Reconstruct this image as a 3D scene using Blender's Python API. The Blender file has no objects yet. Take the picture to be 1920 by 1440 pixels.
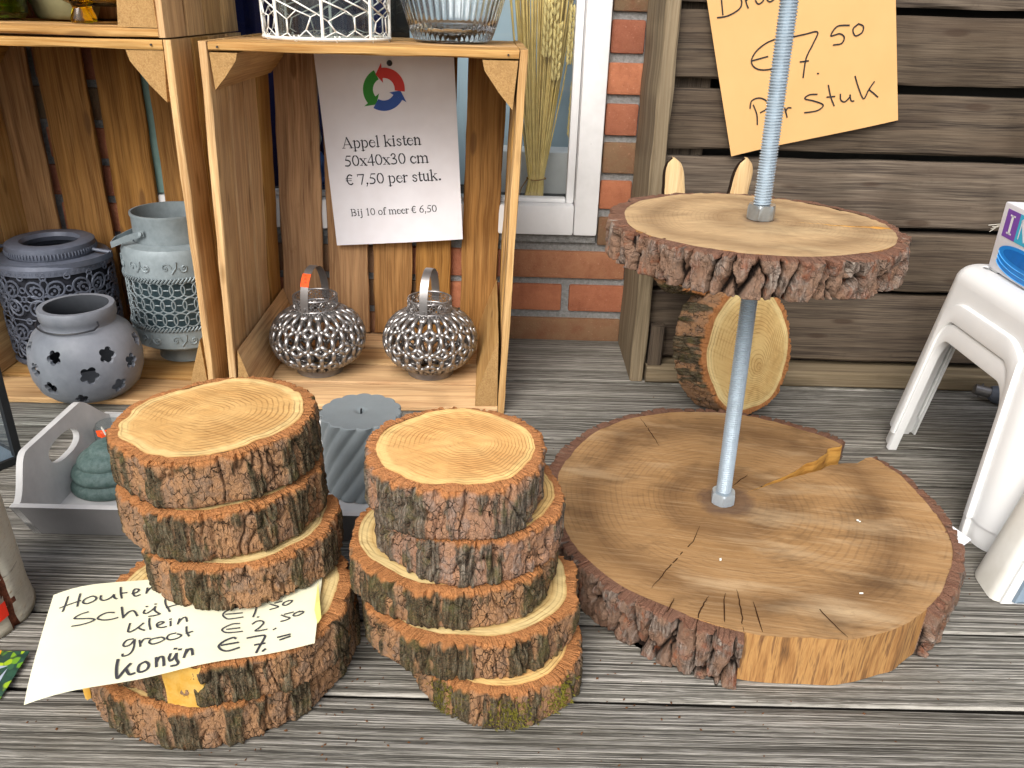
import bpy, bmesh, math, random
import numpy as np
from mathutils import Vector, Matrix, noise as mno

scene = bpy.context.scene
R_ = math.radians
# ------------------------------------------------------------------ camera
F_PX, PITCH, ROLL, YAW, CAM_H = 1533.94, 0.43415534, -0.03018511, 0.00842796, 0.55087672
def cam_axes():
    cy, sy = math.cos(YAW), math.sin(YAW)
    f = Vector((sy*math.cos(PITCH), cy*math.cos(PITCH), -math.sin(PITCH)))
    r0 = Vector((cy, -sy, 0)); d0 = f.cross(r0)
    r = math.cos(ROLL)*r0 + math.sin(ROLL)*d0
    d = -math.sin(ROLL)*r0 + math.cos(ROLL)*d0
    return r, d, f
CR, CD, CF = cam_axes()
CAM = Vector((0, 0, CAM_H))
cam = bpy.data.cameras.new("camera")
cam.sensor_fit = 'HORIZONTAL'; cam.sensor_width = 36.0
cam.lens = F_PX/1920*36.0; cam.clip_start = 0.02; cam.clip_end = 500
camo = bpy.data.objects.new("camera", cam)
camo.matrix_world = Matrix(((CR.x, -CD.x, -CF.x, 0), (CR.y, -CD.y, -CF.y, 0), (CR.z, -CD.z, -CF.z, CAM_H), (0, 0, 0, 1)))
scene.collection.objects.link(camo); scene.camera = camo
# ------------------------------------------------------------------ light
SUN_EL, SUN_AZ = R_(41), R_(200)          # azimuth clockwise from +Y
world = bpy.data.worlds.new("World"); scene.world = world; world.use_nodes = True
wn = world.node_tree; bg = wn.nodes['Background']
sky = wn.nodes.new('ShaderNodeTexSky'); sky.sky_type = 'NISHITA'; sky.sun_disc = False
sky.sun_elevation = SUN_EL; sky.sun_rotation = SUN_AZ; sky.dust_density = 4.0; sky.air_density = 1.0; sky.ozone_density = 0.6
hs = wn.nodes.new('ShaderNodeHueSaturation'); hs.inputs['Saturation'].default_value = .45      # thin overcast: a paler sky
wn.links.new(sky.outputs[0], hs.inputs['Color']); wn.links.new(hs.outputs[0], bg.inputs[0]); bg.inputs[1].default_value = 0.15
sun = bpy.data.lights.new("sun", 'SUN'); sun.energy = 1.35; sun.angle = R_(38); sun.color = (1, 0.97, 0.93)
suno = bpy.data.objects.new("sun", sun); scene.collection.objects.link(suno)
sd = Vector((math.sin(SUN_AZ)*math.cos(SUN_EL), math.cos(SUN_AZ)*math.cos(SUN_EL), math.sin(SUN_EL)))
suno.rotation_euler = sd.to_track_quat('Z', 'Y').to_euler(); suno.location = sd*5
scene.view_settings.view_transform = 'Standard'; scene.view_settings.look = 'None'
scene.view_settings.exposure = 0.66; scene.view_settings.gamma = 1.0
scene.cycles.max_bounces = 10; scene.cycles.transparent_max_bounces = 16
scene.cycles.transmission_bounces = 10; scene.cycles.caustics_reflective = False; scene.cycles.caustics_refractive = False

# ------------------------------------------------------------------ ray helpers (reference pixel -> point on a real surface)
def ray(x, y): return CR*((x-960)/F_PX) + CD*((y-720)/F_PX) + CF
def G(x, y, z=0.0): v = ray(x, y); return CAM + v*((z-CAM_H)/v.z)
def V(x, y, k): v = ray(x, y); return CAM + v*(k/v.y)
def PL(x, y, O, n): v = ray(x, y); return CAM + v*((O-CAM).dot(n)/v.dot(n))
def xat(px, y, z):                        # world x at (y,z) seen in image column px
    k = (px-960)/F_PX
    a = CR - CF*k
    return -(a.y*y + a.z*(z-CAM_H))/a.x

# ------------------------------------------------------------------ object helpers
COL = scene.collection
def tag(o, label=None, cat=None, group=None, kind=None):
    if label: o['label'] = label
    if cat: o['category'] = cat
    if group: o['group'] = group
    if kind: o['kind'] = kind
    return o
def thing(name, label, cat, loc=(0, 0, 0), group=None, rot=None):
    o = bpy.data.objects.new(name, None); COL.objects.link(o); o.empty_display_size = .02
    o.location = loc
    if rot is not None: o.rotation_euler = rot
    return tag(o, label, cat, group)
def copy_tree(o, parent=None):
    c = o.copy(); COL.objects.link(c)
    if parent: c.parent = parent
    for ch in list(o.children): copy_tree(ch, c)
    return c

class MB:
    def __init__(s): s.v = []; s.f = []; s.mi = []; s.gp = []; s.rn = []
    def add(s, verts, faces, mi=0, gp=None, rn=0.0):
        b = len(s.v); s.v += [tuple(p) for p in verts]
        s.gp += [tuple(g) for g in gp] if gp is not None else [tuple(p) for p in verts]
        s.rn += [rn]*len(verts)
        if isinstance(mi, int): mi = [mi]*len(faces)
        s.f += [tuple(i+b for i in f) for f in faces]; s.mi += mi
    def build(s, name, mats, parent=None, smooth=True, sharp=35, shear=0.0):
        me = bpy.data.meshes.new(name)
        vv = [(x+shear*z, y, z) for x, y, z in s.v] if shear else s.v
        me.from_pydata(vv, [], s.f)
        if not isinstance(mats, (list, tuple)): mats = [mats]
        for m in mats: me.materials.append(m)
        me.polygons.foreach_set('material_index', s.mi)
        a = me.attributes.new('gp', 'FLOAT_VECTOR', 'POINT'); a.data.foreach_set('vector', np.array(s.gp, 'f').ravel())
        a = me.attributes.new('rnd', 'FLOAT', 'POINT'); a.data.foreach_set('value', np.array(s.rn, 'f'))
        return finish(me, name, parent, smooth, sharp)
def finish(me, name, parent, smooth=True, sharp=35):
    bm = bmesh.new(); bm.from_mesh(me); bmesh.ops.recalc_face_normals(bm, faces=bm.faces)
    if smooth:
        for f in bm.faces: f.smooth = True
        if sharp:
            lim = R_(sharp)
            for e in bm.edges:
                if len(e.link_faces) == 2 and e.calc_face_angle(0) > lim: e.smooth = False
    bm.to_mesh(me); bm.free()
    o = bpy.data.objects.new(name, me); COL.objects.link(o)
    if parent: o.parent = parent
    return o
def set_attr(me, name, arr):
    a = me.attributes.new(name, 'FLOAT', 'POINT'); a.data.foreach_set('value', np.asarray(arr, 'f').ravel())

def fr(t):                                # frame from tangent
    t = t.normalized(); a = Vector((0, 0, 1)) if abs(t.z) < .9 else Vector((1, 0, 0))
    u = t.cross(a).normalized(); return u, t.cross(u).normalized()
def tube(mb, pts, r, n=6, closed=False, mi=0, rn=0.0, cap=True, up=None):
    pts = [Vector(p) for p in pts]; m = len(pts); vs = []; fs = []
    rr = r if callable(r) else (lambda t: r)
    pu = None
    for i, p in enumerate(pts):
        t = (pts[(i+1) % m]-pts[i-1]) if closed else (pts[min(i+1, m-1)]-pts[max(i-1, 0)])
        if pu is None: u, w = fr(t)
        else:
            tn = t.normalized(); u = pu - tn*pu.dot(tn)
            u = u.normalized() if u.length > 1e-9 else fr(t)[0]; w = tn.cross(u)
        pu = u; q = rr(i/max(m-1, 1))
        for k in range(n):
            a = 2*math.pi*k/n; vs.append(p+(u*math.cos(a)+w*math.sin(a))*q)
    for i in range(m if closed else m-1):
        j = (i+1) % m
        for k in range(n): fs.append((i*n+k, i*n+(k+1) % n, j*n+(k+1) % n, j*n+k))
    if cap and not closed: fs += [tuple(range(n))[::-1], tuple(range((m-1)*n, m*n))]
    mb.add(vs, fs, mi, rn=rn)
def strap(mb, pts, wdir, w, th, mi=0):    # flat band swept along pts; wdir = width direction(s)
    pts = [Vector(p) for p in pts]; m = len(pts); vs = []; fs = []
    for i, p in enumerate(pts):
        t = (pts[min(i+1, m-1)]-pts[max(i-1, 0)]).normalized()
        wd = Vector(wdir(i) if callable(wdir) else wdir).normalized(); nn = t.cross(wd).normalized()
        for a, b in ((-1, -1), (1, -1), (1, 1), (-1, 1)): vs.append(p+wd*(a*w/2)+nn*(b*th/2))
    for i in range(m-1):
        for k in range(4): fs.append((i*4+k, i*4+(k+1) % 4, i*4+4+(k+1) % 4, i*4+4+k))
    fs += [(3, 2, 1, 0), (m*4-4, m*4-3, m*4-2, m*4-1)]
    mb.add(vs, fs, mi)
def lathe(mb, prof, n=48, mi=0, mod=None, c=(0, 0, 0), rn=0.0):
    vs = []; fs = []; m = len(prof)
    for k in range(n):
        a = 2*math.pi*k/n
        for j, (r, z) in enumerate(prof):
            q = r if mod is None else mod(r, z, a, j)
            vs.append((c[0]+q*math.cos(a), c[1]+q*math.sin(a), c[2]+z))
    for k in range(n):
        k2 = (k+1) % n
        for j in range(m-1): fs.append((k*m+j, k2*m+j, k2*m+j+1, k*m+j+1))
    mb.add(vs, fs, mi, rn=rn)
def disc(mb, c, r, z, n=24, mi=0):
    vs = [(c[0]+r*math.cos(2*math.pi*k/n), c[1]+r*math.sin(2*math.pi*k/n), z) for k in range(n)]
    mb.add(vs, [tuple(range(n))], mi)
def box(mb, lo, hi, mi=0, b=0.0, rn=0.0):
    x0, y0, z0 = lo; x1, y1, z1 = hi
    bm = bmesh.new(); bmesh.ops.create_cube(bm, size=1)
    for v in bm.verts: v.co = Vector(((x0+x1)/2+v.co.x*(x1-x0), (y0+y1)/2+v.co.y*(y1-y0), (z0+z1)/2+v.co.z*(z1-z0)))
    if b: bmesh.ops.bevel(bm, geom=bm.edges[:], offset=b, segments=2, affect='EDGES', profile=.6)
    bm.verts.index_update()
    mb.add([v.co.copy() for v in bm.verts], [tuple(v.index for v in f.verts) for f in bm.faces], mi, rn=rn); bm.free()
RNG = random.Random(7)
def plank(mb, lo, hi, axis, rng=RNG, ch=.0012, wob=.0008, n=None, mi=0, cap=None, skew=0.0):
    """rough sawn board: chamfered section swept along `axis` with a slightly wandering edge"""
    lo = list(lo); hi = list(hi); o = [a for a in (0, 1, 2) if a != axis]
    L = hi[axis]-lo[axis]; n = n or max(2, int(L/.03)); A, B = o
    ca, cb = (lo[A]+hi[A])/2, (lo[B]+hi[B])/2; ha, hb = (hi[A]-lo[A])/2, (hi[B]-lo[B])/2
    c = min(ch, ha*.4, hb*.4); sec = [(-ha+c, -hb), (ha-c, -hb), (ha, -hb+c), (ha, hb-c), (ha-c, hb), (-ha+c, hb), (-ha, hb-c), (-ha, -hb+c)]
    sd = rng.random()*100; rv = rng.random(); vs = []; gp = []
    for i in range(n+1):
        t = lo[axis]+L*i/n
        for k, (a, b) in enumerate(sec):
            da = wob*mno.noise(Vector((t*18, sd, k//2*3.1)))*1.6 + skew*(i/n-.5)
            db = wob*mno.noise(Vector((t*11, sd+7, k//2*1.7)))
            p = [0, 0, 0]; p[axis] = t; p[A] = ca+a+da; p[B] = cb+b+db; vs.append(p)
            gp.append((t+sd, a, b+sd*.37))
    fs = []; mi_l = []
    for i in range(n):
        for k in range(8): fs.append((i*8+k, i*8+(k+1) % 8, i*8+8+(k+1) % 8, i*8+8+k)); mi_l.append(mi)
    fs += [tuple(range(8))[::-1], tuple(range(n*8, n*8+8))]; mi_l += [cap if cap is not None else mi]*2
    mb.add(vs, fs, mi_l, gp, rv)

# ------------------------------------------------------------------ numpy noise
def _h(i, j, k, s):
    h = (i.astype(np.int64)*374761393 + j.astype(np.int64)*668265263 + k.astype(np.int64)*2147483647 + s*974634721) & 0xffffffff
    h = ((h ^ (h >> 13))*1274126177) & 0xffffffff
    h = ((h ^ (h >> 16))*2246822519) & 0xffffffff
    return ((h ^ (h >> 15)) & 0xffffff)/float(0xffffff)
def vn(x, y, z, s=0):
    xi, yi, zi = np.floor(x), np.floor(y), np.floor(z); fx, fy, fz = x-xi, y-yi, z-zi
    fx, fy, fz = [q*q*(3-2*q) for q in (fx, fy, fz)]; r = 0
    for a in (0, 1):
        for b in (0, 1):
            for c in (0, 1):
                r = r + _h(xi+a, yi+b, zi+c, s)*(fx if a else 1-fx)*(fy if b else 1-fy)*(fz if c else 1-fz)
    return r*2-1
def fbm(x, y, z, s=0, o=3):
    r = 0; a = 1; t = 0
    for k in range(o): r = r+a*vn(x*2**k, y*2**k, z*2**k, s+k*17); t += a; a *= .5
    return r/t
def worley(x, y, per, s=0):
    xi, yi = np.floor(x), np.floor(y); f1 = np.full(x.shape, 9.); f2 = f1.copy(); idv = np.zeros(x.shape)
    for a in (-1, 0, 1):
        for b in (-1, 0, 1):
            cx, cy = xi+a, yi+b; wx = np.mod(cx, per); z0 = np.zeros_like(cx)
            px = cx+.1+.8*_h(wx, cy, z0, s); py = cy+.1+.8*_h(wx, cy, z0+1, s)
            d = np.sqrt((px-x)**2+(py-y)**2); hid = _h(wx, cy, z0+2, s)
            m = d < f1; f2 = np.where(m, f1, np.minimum(f2, d)); idv = np.where(m, hid, idv); f1 = np.where(m, d, f1)
    return f1, f2, idv
def sst(a, b, x): t = np.clip((x-a)/(b-a), 0, 1); return t*t*(3-2*t)

# ------------------------------------------------------------------ materials
def S(r, g, b):
    f = lambda c: (c/255/12.92) if c/255 <= .04045 else ((c/255+.055)/1.055)**2.4
    return (f(r), f(g), f(b), 1)
class NT:
    def __init__(s, name, rough=.8, spec=.3):
        s.m = bpy.data.materials.new(name); s.m.use_nodes = True; s.t = s.m.node_tree
        s.b = s.t.nodes['Principled BSDF']; s.b.inputs['Roughness'].default_value = rough
        s.b.inputs['Specular IOR Level'].default_value = spec
    def n(s, ty, **kw):
        nd = s.t.nodes.new(ty)
        for k, v in kw.items(): setattr(nd, k, v)
        return nd
    def put(s, sock, v):
        if isinstance(v, bpy.types.NodeSocket): s.t.links.new(v, sock)
        else: sock.default_value = v
    def attr(s, name, out='Fac'): return s.n('ShaderNodeAttribute', attribute_name=name).outputs[out]
    def obj(s): return s.n('ShaderNodeTexCoord').outputs['Object']
    def scl(s, v, sc, off=None):
        nd = s.n('ShaderNodeVectorMath', operation='MULTIPLY'); s.put(nd.inputs[0], v); nd.inputs[1].default_value = sc; o = nd.outputs[0]
        if off is not None:
            a = s.n('ShaderNodeVectorMath', operation='ADD'); s.put(a.inputs[0], o); s.put(a.inputs[1], off); o = a.outputs[0]
        return o
    def noise(s, v, scale=1, det=3, rough=.55, dist=0):
        nd = s.n('ShaderNodeTexNoise'); s.put(nd.inputs['Vector'], v); nd.inputs['Scale'].default_value = scale
        nd.inputs['Detail'].default_value = det; nd.inputs['Roughness'].default_value = rough; nd.inputs['Distortion'].default_value = dist
        return nd.outputs['Fac']
    def vor(s, v, scale=1, feat='F1', out='Distance', rnd=1):
        nd = s.n('ShaderNodeTexVoronoi', feature=feat); s.put(nd.inputs['Vector'], v); nd.inputs['Scale'].default_value = scale
        nd.inputs['Randomness'].default_value = rnd
        return nd.outputs[out]
    def mth(s, op, a, b=0.0, c=0.0):
        nd = s.n('ShaderNodeMath', operation=op); s.put(nd.inputs[0], a); s.put(nd.inputs[1], b)
        if op in ('MULTIPLY_ADD',): s.put(nd.inputs[2], c)
        return nd.outputs[0]
    def ramp(s, f, stops, interp='LINEAR'):
        nd = s.n('ShaderNodeValToRGB'); cr = nd.color_ramp; cr.interpolation = interp
        while len(cr.elements) < len(stops): cr.elements.new(.5)
        for e, (p, c) in zip(cr.elements, stops): e.position = p; e.color = c if len(c) == 4 else (*c, 1)
        s.put(nd.inputs[0], f); return nd.outputs[0]
    def g(s, f, a, b): return s.ramp(f, [(a, (0, 0, 0, 1)), (b, (1, 1, 1, 1))] if a < b else [(b, (1, 1, 1, 1)), (a, (0, 0, 0, 1))])
    def mix(s, f, a, b, bl='MIX'):
        nd = s.n('ShaderNodeMix', data_type='RGBA', blend_type=bl); s.put(nd.inputs[0], f); s.put(nd.inputs[6], a); s.put(nd.inputs[7], b)
        return nd.outputs[2]
    def col(s, c): s.put(s.b.inputs['Base Color'], c); return s
    def bump(s, h, st=.5, d=.001):
        nd = s.n('ShaderNodeBump'); nd.inputs['Strength'].default_value = st; nd.inputs['Distance'].default_value = d
        s.put(nd.inputs['Height'], h); s.put(s.b.inputs['Normal'], nd.outputs[0]); return s
    def rough(s, v): s.put(s.b.inputs['Roughness'], v); return s

def wood_mat(name, base, dark, light, gs=1.0, stain=None, rough=.75, knots=True, tone=.38):
    """sawn softwood; grain runs along gp.x"""
    k = NT(name, rough, .25); gp = k.attr('gp', 'Vector'); rnd = k.attr('rnd')
    warp = k.noise(k.scl(gp, (3, 14, 14)), 1, 2)
    fine = k.noise(k.scl(gp, (14*gs, 700*gs, 700*gs)), 1, 4, .6)
    mid = k.noise(k.scl(gp, (5*gs, 120*gs, 120*gs)), 1, 3, .5, .6)
    big = k.noise(k.scl(gp, (4, 22, 22)), 1, 3, .6)
    c = k.mix(k.g(mid, .35, .68), dark, base)
    c = k.mix(k.mth('MULTIPLY', k.g(fine, .42, .7), .55), c, light)
    c = k.mix(k.mth('MULTIPLY', k.g(big, .45, .75), .5), c, k.mix(.5, dark, base, 'MULTIPLY') if stain is None else stain)
    hv = k.n('ShaderNodeHueSaturation'); k.put(hv.inputs['Color'], c)
    k.put(hv.inputs['Value'], k.mth('MULTIPLY_ADD', rnd, tone, .99-tone/2)); k.put(hv.inputs['Saturation'], k.mth('MULTIPLY_ADD', rnd, -.25, 1.1))
    c = hv.outputs[0]
    if knots:
        kv = k.vor(k.scl(gp, (7, 26, 26)), 1)
        kn = k.g(kv, .16, .10)
        c = k.mix(k.mth('MULTIPLY', kn, .65), c, k.mix(.5, dark, (.05, .025, .012, 1)))
    blot = k.noise(k.scl(gp, (40, 60, 60)), 1, 4, .7)
    c = k.mix(k.mth('MULTIPLY', k.g(blot, .60, .78), .35), c, dark)
    k.col(c); k.bump(k.mth('ADD', fine, k.mth('MULTIPLY', mid, .8)), .35, .0012)
    return k.m
M = {}
M['crate'] = wood_mat('sawn_pine', S(204, 163, 102), S(160, 118, 66), S(222, 188, 132))
M['crate_back'] = wood_mat('stained_shaded_pine', S(178, 132, 80), S(122, 84, 46), S(200, 156, 102), stain=S(100, 68, 38))  # back slats: stain plus the shade inside the crate, both in the colour
M['crate_pale'] = wood_mat('pale_pine', S(200, 158, 102), S(160, 116, 66), S(220, 186, 132))
k = NT('rough_end_grain', .9, .2); gp = k.obj()
c = k.ramp(k.noise(gp, 620, 3, .75), [(.28, S(140, 106, 66)), (.5, S(168, 132, 84)), (.75, S(186, 152, 104))])
c = k.mix(k.mth('MULTIPLY', k.g(k.noise(gp, 60, 3), .5, .7), .4), c, S(132, 100, 62)); k.col(c); k.bump(k.noise(gp, 620, 3, .7), .5, .0015); M['endgrain'] = k.m

# weathered decking
k = NT('weathered_deck', .85, .25); gp = k.attr('gp', 'Vector'); rnd = k.attr('rnd')
wv = k.noise(k.scl(gp, (1.3, 6, 1)), 1, 2, .5)
sep = k.n('ShaderNodeSeparateXYZ'); k.put(sep.inputs[0], gp)
kd = k.vor(k.scl(gp, (2.4, 7.5, 1)), 1); knot = k.g(kd, .075, .03)
gy = k.mth('ADD', k.mth('MULTIPLY_ADD', wv, .016, sep.outputs[1]), k.mth('MULTIPLY', k.g(kd, .22, .0), .012))
cmb = k.n('ShaderNodeCombineXYZ'); k.put(cmb.inputs[0], sep.outputs[0]); k.put(cmb.inputs[1], gy); k.put(cmb.inputs[2], k.mth('MULTIPLY', rnd, 9))
ring = k.noise(k.scl(cmb.outputs[0], (1.6, 400, 1)), 1, 1, .5)
fine = k.noise(k.scl(cmb.outputs[0], (14, 900, 1)), 1, 3, .65)
big = k.noise(k.scl(gp, (4, 13, 1)), 1, 4, .6)
frag = k.noise(k.scl(cmb.outputs[0], (34, 560, 1)), 1, 3, .65)
spk = k.noise(k.scl(gp, (120, 700, 1)), 1, 3, .7)
hgt = k.mth('MULTIPLY_ADD', k.mth('ADD', fine, frag), .45, ring)
c = k.ramp(k.mth('MULTIPLY_ADD', hgt, .8, 0), [(.56, S(66, 64, 59)), (.68, S(98, 95, 88)), (.78, S(120, 117, 109)), (.84, S(154, 150, 142)), (.92, S(172, 168, 160))])
c = k.mix(k.mth('MULTIPLY', k.g(frag, .58, .66), .5), c, S(166, 163, 155))
c = k.mix(k.mth('MULTIPLY', k.g(frag, .42, .30), .45), c, S(66, 63, 57))
c = k.mix(k.mth('MULTIPLY', k.g(big, .46, .70), .45), c, S(88, 83, 71))
c = k.mix(k.mth('MULTIPLY', k.g(k.noise(k.scl(gp, (11, 30, 1)), 1, 5, .7), .60, .74), .28), c, S(164, 160, 152))
c = k.mix(k.mth('MULTIPLY', k.g(spk, .60, .75), .5), c, S(48, 46, 42))
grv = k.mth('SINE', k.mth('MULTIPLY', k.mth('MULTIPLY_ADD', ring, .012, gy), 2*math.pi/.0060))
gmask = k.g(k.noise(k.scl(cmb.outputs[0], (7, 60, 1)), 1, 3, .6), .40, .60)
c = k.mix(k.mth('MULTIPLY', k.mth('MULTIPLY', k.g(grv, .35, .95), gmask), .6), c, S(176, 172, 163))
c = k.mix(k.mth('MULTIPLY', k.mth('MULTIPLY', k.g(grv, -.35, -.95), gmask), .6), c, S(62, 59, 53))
hgt = k.mth('MULTIPLY_ADD', grv, .12, hgt)
c = k.mix(k.mth('MULTIPLY', knot, .7), c, S(62, 56, 48))
hv = k.n('ShaderNodeHueSaturation'); k.put(hv.inputs['Color'], c); k.put(hv.inputs['Value'], k.mth('MULTIPLY_ADD', rnd, .28, .92)); hv.inputs['Saturation'].default_value = 1.05
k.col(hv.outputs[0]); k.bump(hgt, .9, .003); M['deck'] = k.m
k = NT('joint_dirt', .95, .1); k.col((.012, .011, .009, 1)); M['joint'] = k.m
M['fence'] = wood_mat('weathered_fence_wood', S(96, 83, 69), S(48, 40, 34), S(124, 111, 94), .9, S(72, 58, 47), .85, True, .62)
M['fence_tan'] = wood_mat('weathered_post_wood', S(142, 126, 102), S(96, 84, 66), S(168, 154, 130), .6, S(104, 92, 74), .85, False)

k = NT('ground_asphalt', .95, .2); k.col(k.ramp(k.noise(k.obj(), 60, 4), [(.3, (.07, .07, .07, 1)), (.7, (.13, .13, .125, 1))])); M['ground'] = k.m
# brick + mortar
k = NT('red_brick', .9, .2); o = k.obj(); rnd = k.attr('rnd')
c = k.ramp(rnd, [(0, S(146, 92, 72)), (.35, S(170, 108, 78)), (.55, S(184, 120, 88)), (.75, S(142, 106, 78)), (1, S(112, 94, 72))])
c = k.mix(k.mth('MULTIPLY', k.g(k.noise(o, 26, 4, .7), .45, .7), .5), c, S(122, 68, 48))
c = k.mix(k.mth('MULTIPLY', k.g(k.noise(o, 420, 3, .8), .58, .75), .5), c, S(70, 44, 36))
c = k.mix(k.mth('MULTIPLY', k.g(k.noise(o, 260, 2, .8), .62, .74), .3), c, S(214, 170, 144))
k.col(c); k.bump(k.noise(o, 300, 4, .75), .7, .003); M['brick'] = k.m
k = NT('grey_mortar', .95, .15); o = k.obj()
k.col(k.ramp(k.noise(o, 160, 5, .75), [(.3, S(112, 112, 110)), (.7, S(160, 160, 158))])); k.bump(k.noise(o, 240, 4, .75), .8, .004); M['mortar'] = k.m
k = NT('chipped_white_paint', .45, .4); o = k.obj()
c = k.mix(k.mth('MULTIPLY', k.g(k.noise(o, 9, 4, .7), .5, .75), .5), S(226, 226, 226), S(198, 198, 196))
c = k.mix(k.g(k.noise(o, 38, 5, .75), .70, .74), c, S(120, 116, 108))
k.col(c); k.bump(k.noise(o, 50, 3), .25, .002); M['wpaint'] = k.m

def plain(name, c, rough=.6, spec=.4, metal=0.0, var=.12, sc=40, bump=0.0, c2=None):
    k = NT(name, rough, spec); k.b.inputs['Metallic'].default_value = metal; o = k.obj()
    d = c2 or tuple(x*(1-var*2) for x in c[:3])+(1,)
    k.col(k.mix(k.g(k.noise(o, sc, 4, .65), .35, .75), c, d))
    if bump: k.bump(k.noise(o, sc*4, 3, .6), bump, .001)
    return k.m
def glass(name, tint=(1, 1, 1, 1), refl=1.0, rough=.0):
    k = NT(name); t = k.t; out = t.nodes['Material Output']; t.nodes.remove(k.b)
    tr = k.n('ShaderNodeBsdfTransparent'); gl = k.n('ShaderNodeBsdfGlossy'); gl.inputs['Roughness'].default_value = rough
    tr.inputs[0].default_value = tint; fn = k.n('ShaderNodeFresnel'); k.put(fn.inputs[0], k.mth('MULTIPLY_ADD', k.n('ShaderNodeNewGeometry').outputs['Backfacing'], 1/1.5-1.5, 1.5)); mx = k.n('ShaderNodeMixShader')
    k.put(mx.inputs[0], k.mth('MULTIPLY', fn.outputs[0], refl)); k.put(mx.inputs[1], tr.outputs[0]); k.put(mx.inputs[2], gl.outputs[0])
    k.put(out.inputs[0], mx.outputs[0]); return k.m
M['pane'] = glass('window_glass', (.92, .95, .95, 1), 1.6)
M['clear'] = glass('thin_clear_glass', (.9, .93, .93, 1), 1.6)
def solid_glass(name, col, rough=.02):
    k = NT(name, rough, .5); k.b.inputs['Transmission Weight'].default_value = 1; k.b.inputs['IOR'].default_value = 1.45; k.col(col); return k.m
M['bowlglass'] = solid_glass('pressed_clear_glass', (.93, .95, .96, 1), .06)
M['green_glass'] = solid_glass('green_glass', (.30, .62, .04, 1))
M['yellow_glass'] = solid_glass('amber_glass', (.92, .62, .02, 1))
M['zinc'] = plain('zinc_steel', S(188, 202, 212), .40, .5, .55, .10, 90, .1)
M['nickel'] = plain('galvanised_nut', S(172, 178, 180), .38, .5, .8, .2, 60, .2)
M['silver'] = plain('hammered_silver_tin', S(172, 169, 167), .33, .5, .85, .12, 60)
M['silver2'] = plain('brushed_tin', S(150, 147, 146), .36, .5, .75, .12, 70)
M['lanA'] = plain('slate_blue_painted_tin', S(96, 102, 116), .5, .4, .15, .15, 70)
M['lanB'] = plain('grey_green_painted_tin', S(118, 129, 133), .48, .4, .15, .15, 70, c2=S(138, 149, 153))
M['dark_in'] = plain('dark_lantern_inside', S(44, 46, 54), .7, .2)
M['teal_in'] = plain('frosted_teal_liner', S(60, 78, 84), .3, .4)
M['ceramic'] = plain('grey_glazed_clay', S(134, 137, 144), .45, .4, 0, .06, 18, .08, c2=S(106, 110, 118))
M['ceramic_in'] = plain('clay_inside', S(58, 61, 66), .8, .2)
M['blackwire'] = plain('black_wire', S(34, 34, 38), .4, .5)
M['black'] = plain('black_metal', S(30, 32, 34), .45, .4)
M['whitewire'] = plain('white_wire', S(238, 238, 232), .5, .4, 0, .04)
M['tray'] = plain('grey_white_limewash', S(206, 205, 202), .75, .3, 0, .06, 18, .15, c2=S(180, 179, 177))
M['tray_out'] = plain('grey_tray_paint', S(122, 121, 121), .75, .3, 0, .08, 24, .15)
M['candle'] = plain('grey_wax', S(128, 136, 138), .5, .5, 0, .06, 30, .08)
M['gcandle'] = plain('green_frosted_wax', S(70, 94, 88), .6, .5, 0, .1, 160, .2, c2=S(108, 128, 124))
M['wick'] = plain('wick_cotton', S(236, 234, 222), .9, .1)
M['orange'] = plain('orange_sticker', S(250, 84, 24), .6, .3, 0, .03)
M['plastic'] = plain('white_plastic', S(224, 225, 224), .45, .5, 0, .03, 12, c2=S(218, 219, 218))
M['plastic_old'] = plain('yellowed_white_plastic', S(222, 221, 214), .4, .45, 0, .05, 14, c2=S(200, 197, 186))
M['bluegrey'] = plain('blue_grey_plastic', S(116, 134, 150), .4, .45, 0, .1, 40, .1)
M['card_white'] = plain('white_cardboard', S(234, 234, 240), .55, .35, 0, .03)
M['ink'] = plain('black_ink', S(38, 36, 38), .6, .3)
M['ink_grey'] = plain('grey_marker_ink', S(66, 66, 70), .6, .3)
M['pool'] = plain('blue_vinyl', S(30, 140, 226), .35, .5, 0, .08, 40)
for n_, c_ in dict(purple=(126, 78, 170), cyan=(66, 180, 214), lime=(172, 196, 22), red=(214, 62, 56), green=(52, 142, 48), blue=(52, 88, 168)).items():
    M[n_] = plain(n_+'_print', S(*c_), .55, .3, 0, .05, 90)
M['stone'] = plain('beige_stone', S(136, 132, 98), .9, .2, 0, .12, 30, .3)
M['wheat'] = plain('dry_straw', S(222, 196, 124), .6, .3, 0, .14, 60, c2=S(190, 162, 90))
M['ear'] = plain('wheat_ear', S(226, 204, 136), .6, .3, 0, .12, 90)
M['twine'] = plain('twine', S(140, 104, 54), .9, .1)
M['navy'] = plain('navy_cloth', S(16, 26, 74), .8, .2)
M['bluefig'] = plain('blue_glazed_figure', S(40, 84, 150), .35, .5)
M['figface'] = plain('grey_glazed_face', S(170, 168, 160), .45, .4)
M['paleboard'] = plain('sky_reflection_blue', S(176, 198, 212), .7, .3, 0, .06, 5)
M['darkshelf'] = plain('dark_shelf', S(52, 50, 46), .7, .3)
M['greenshade'] = plain('shaded_frame_paint', S(122, 152, 146), .6, .3)  # left stile of the window frame, its shade put into the colour
M['moss'] = plain('moss', S(118, 112, 44), .9, .1, 0, .2, 300)
M['splinter'] = plain('fresh_split_wood', S(190, 142, 48), .7, .3, 0, .1, 50, .8, c2=S(204, 172, 100))
M['hose'] = plain('grey_pvc', S(96, 102, 112), .45, .4)

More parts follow.
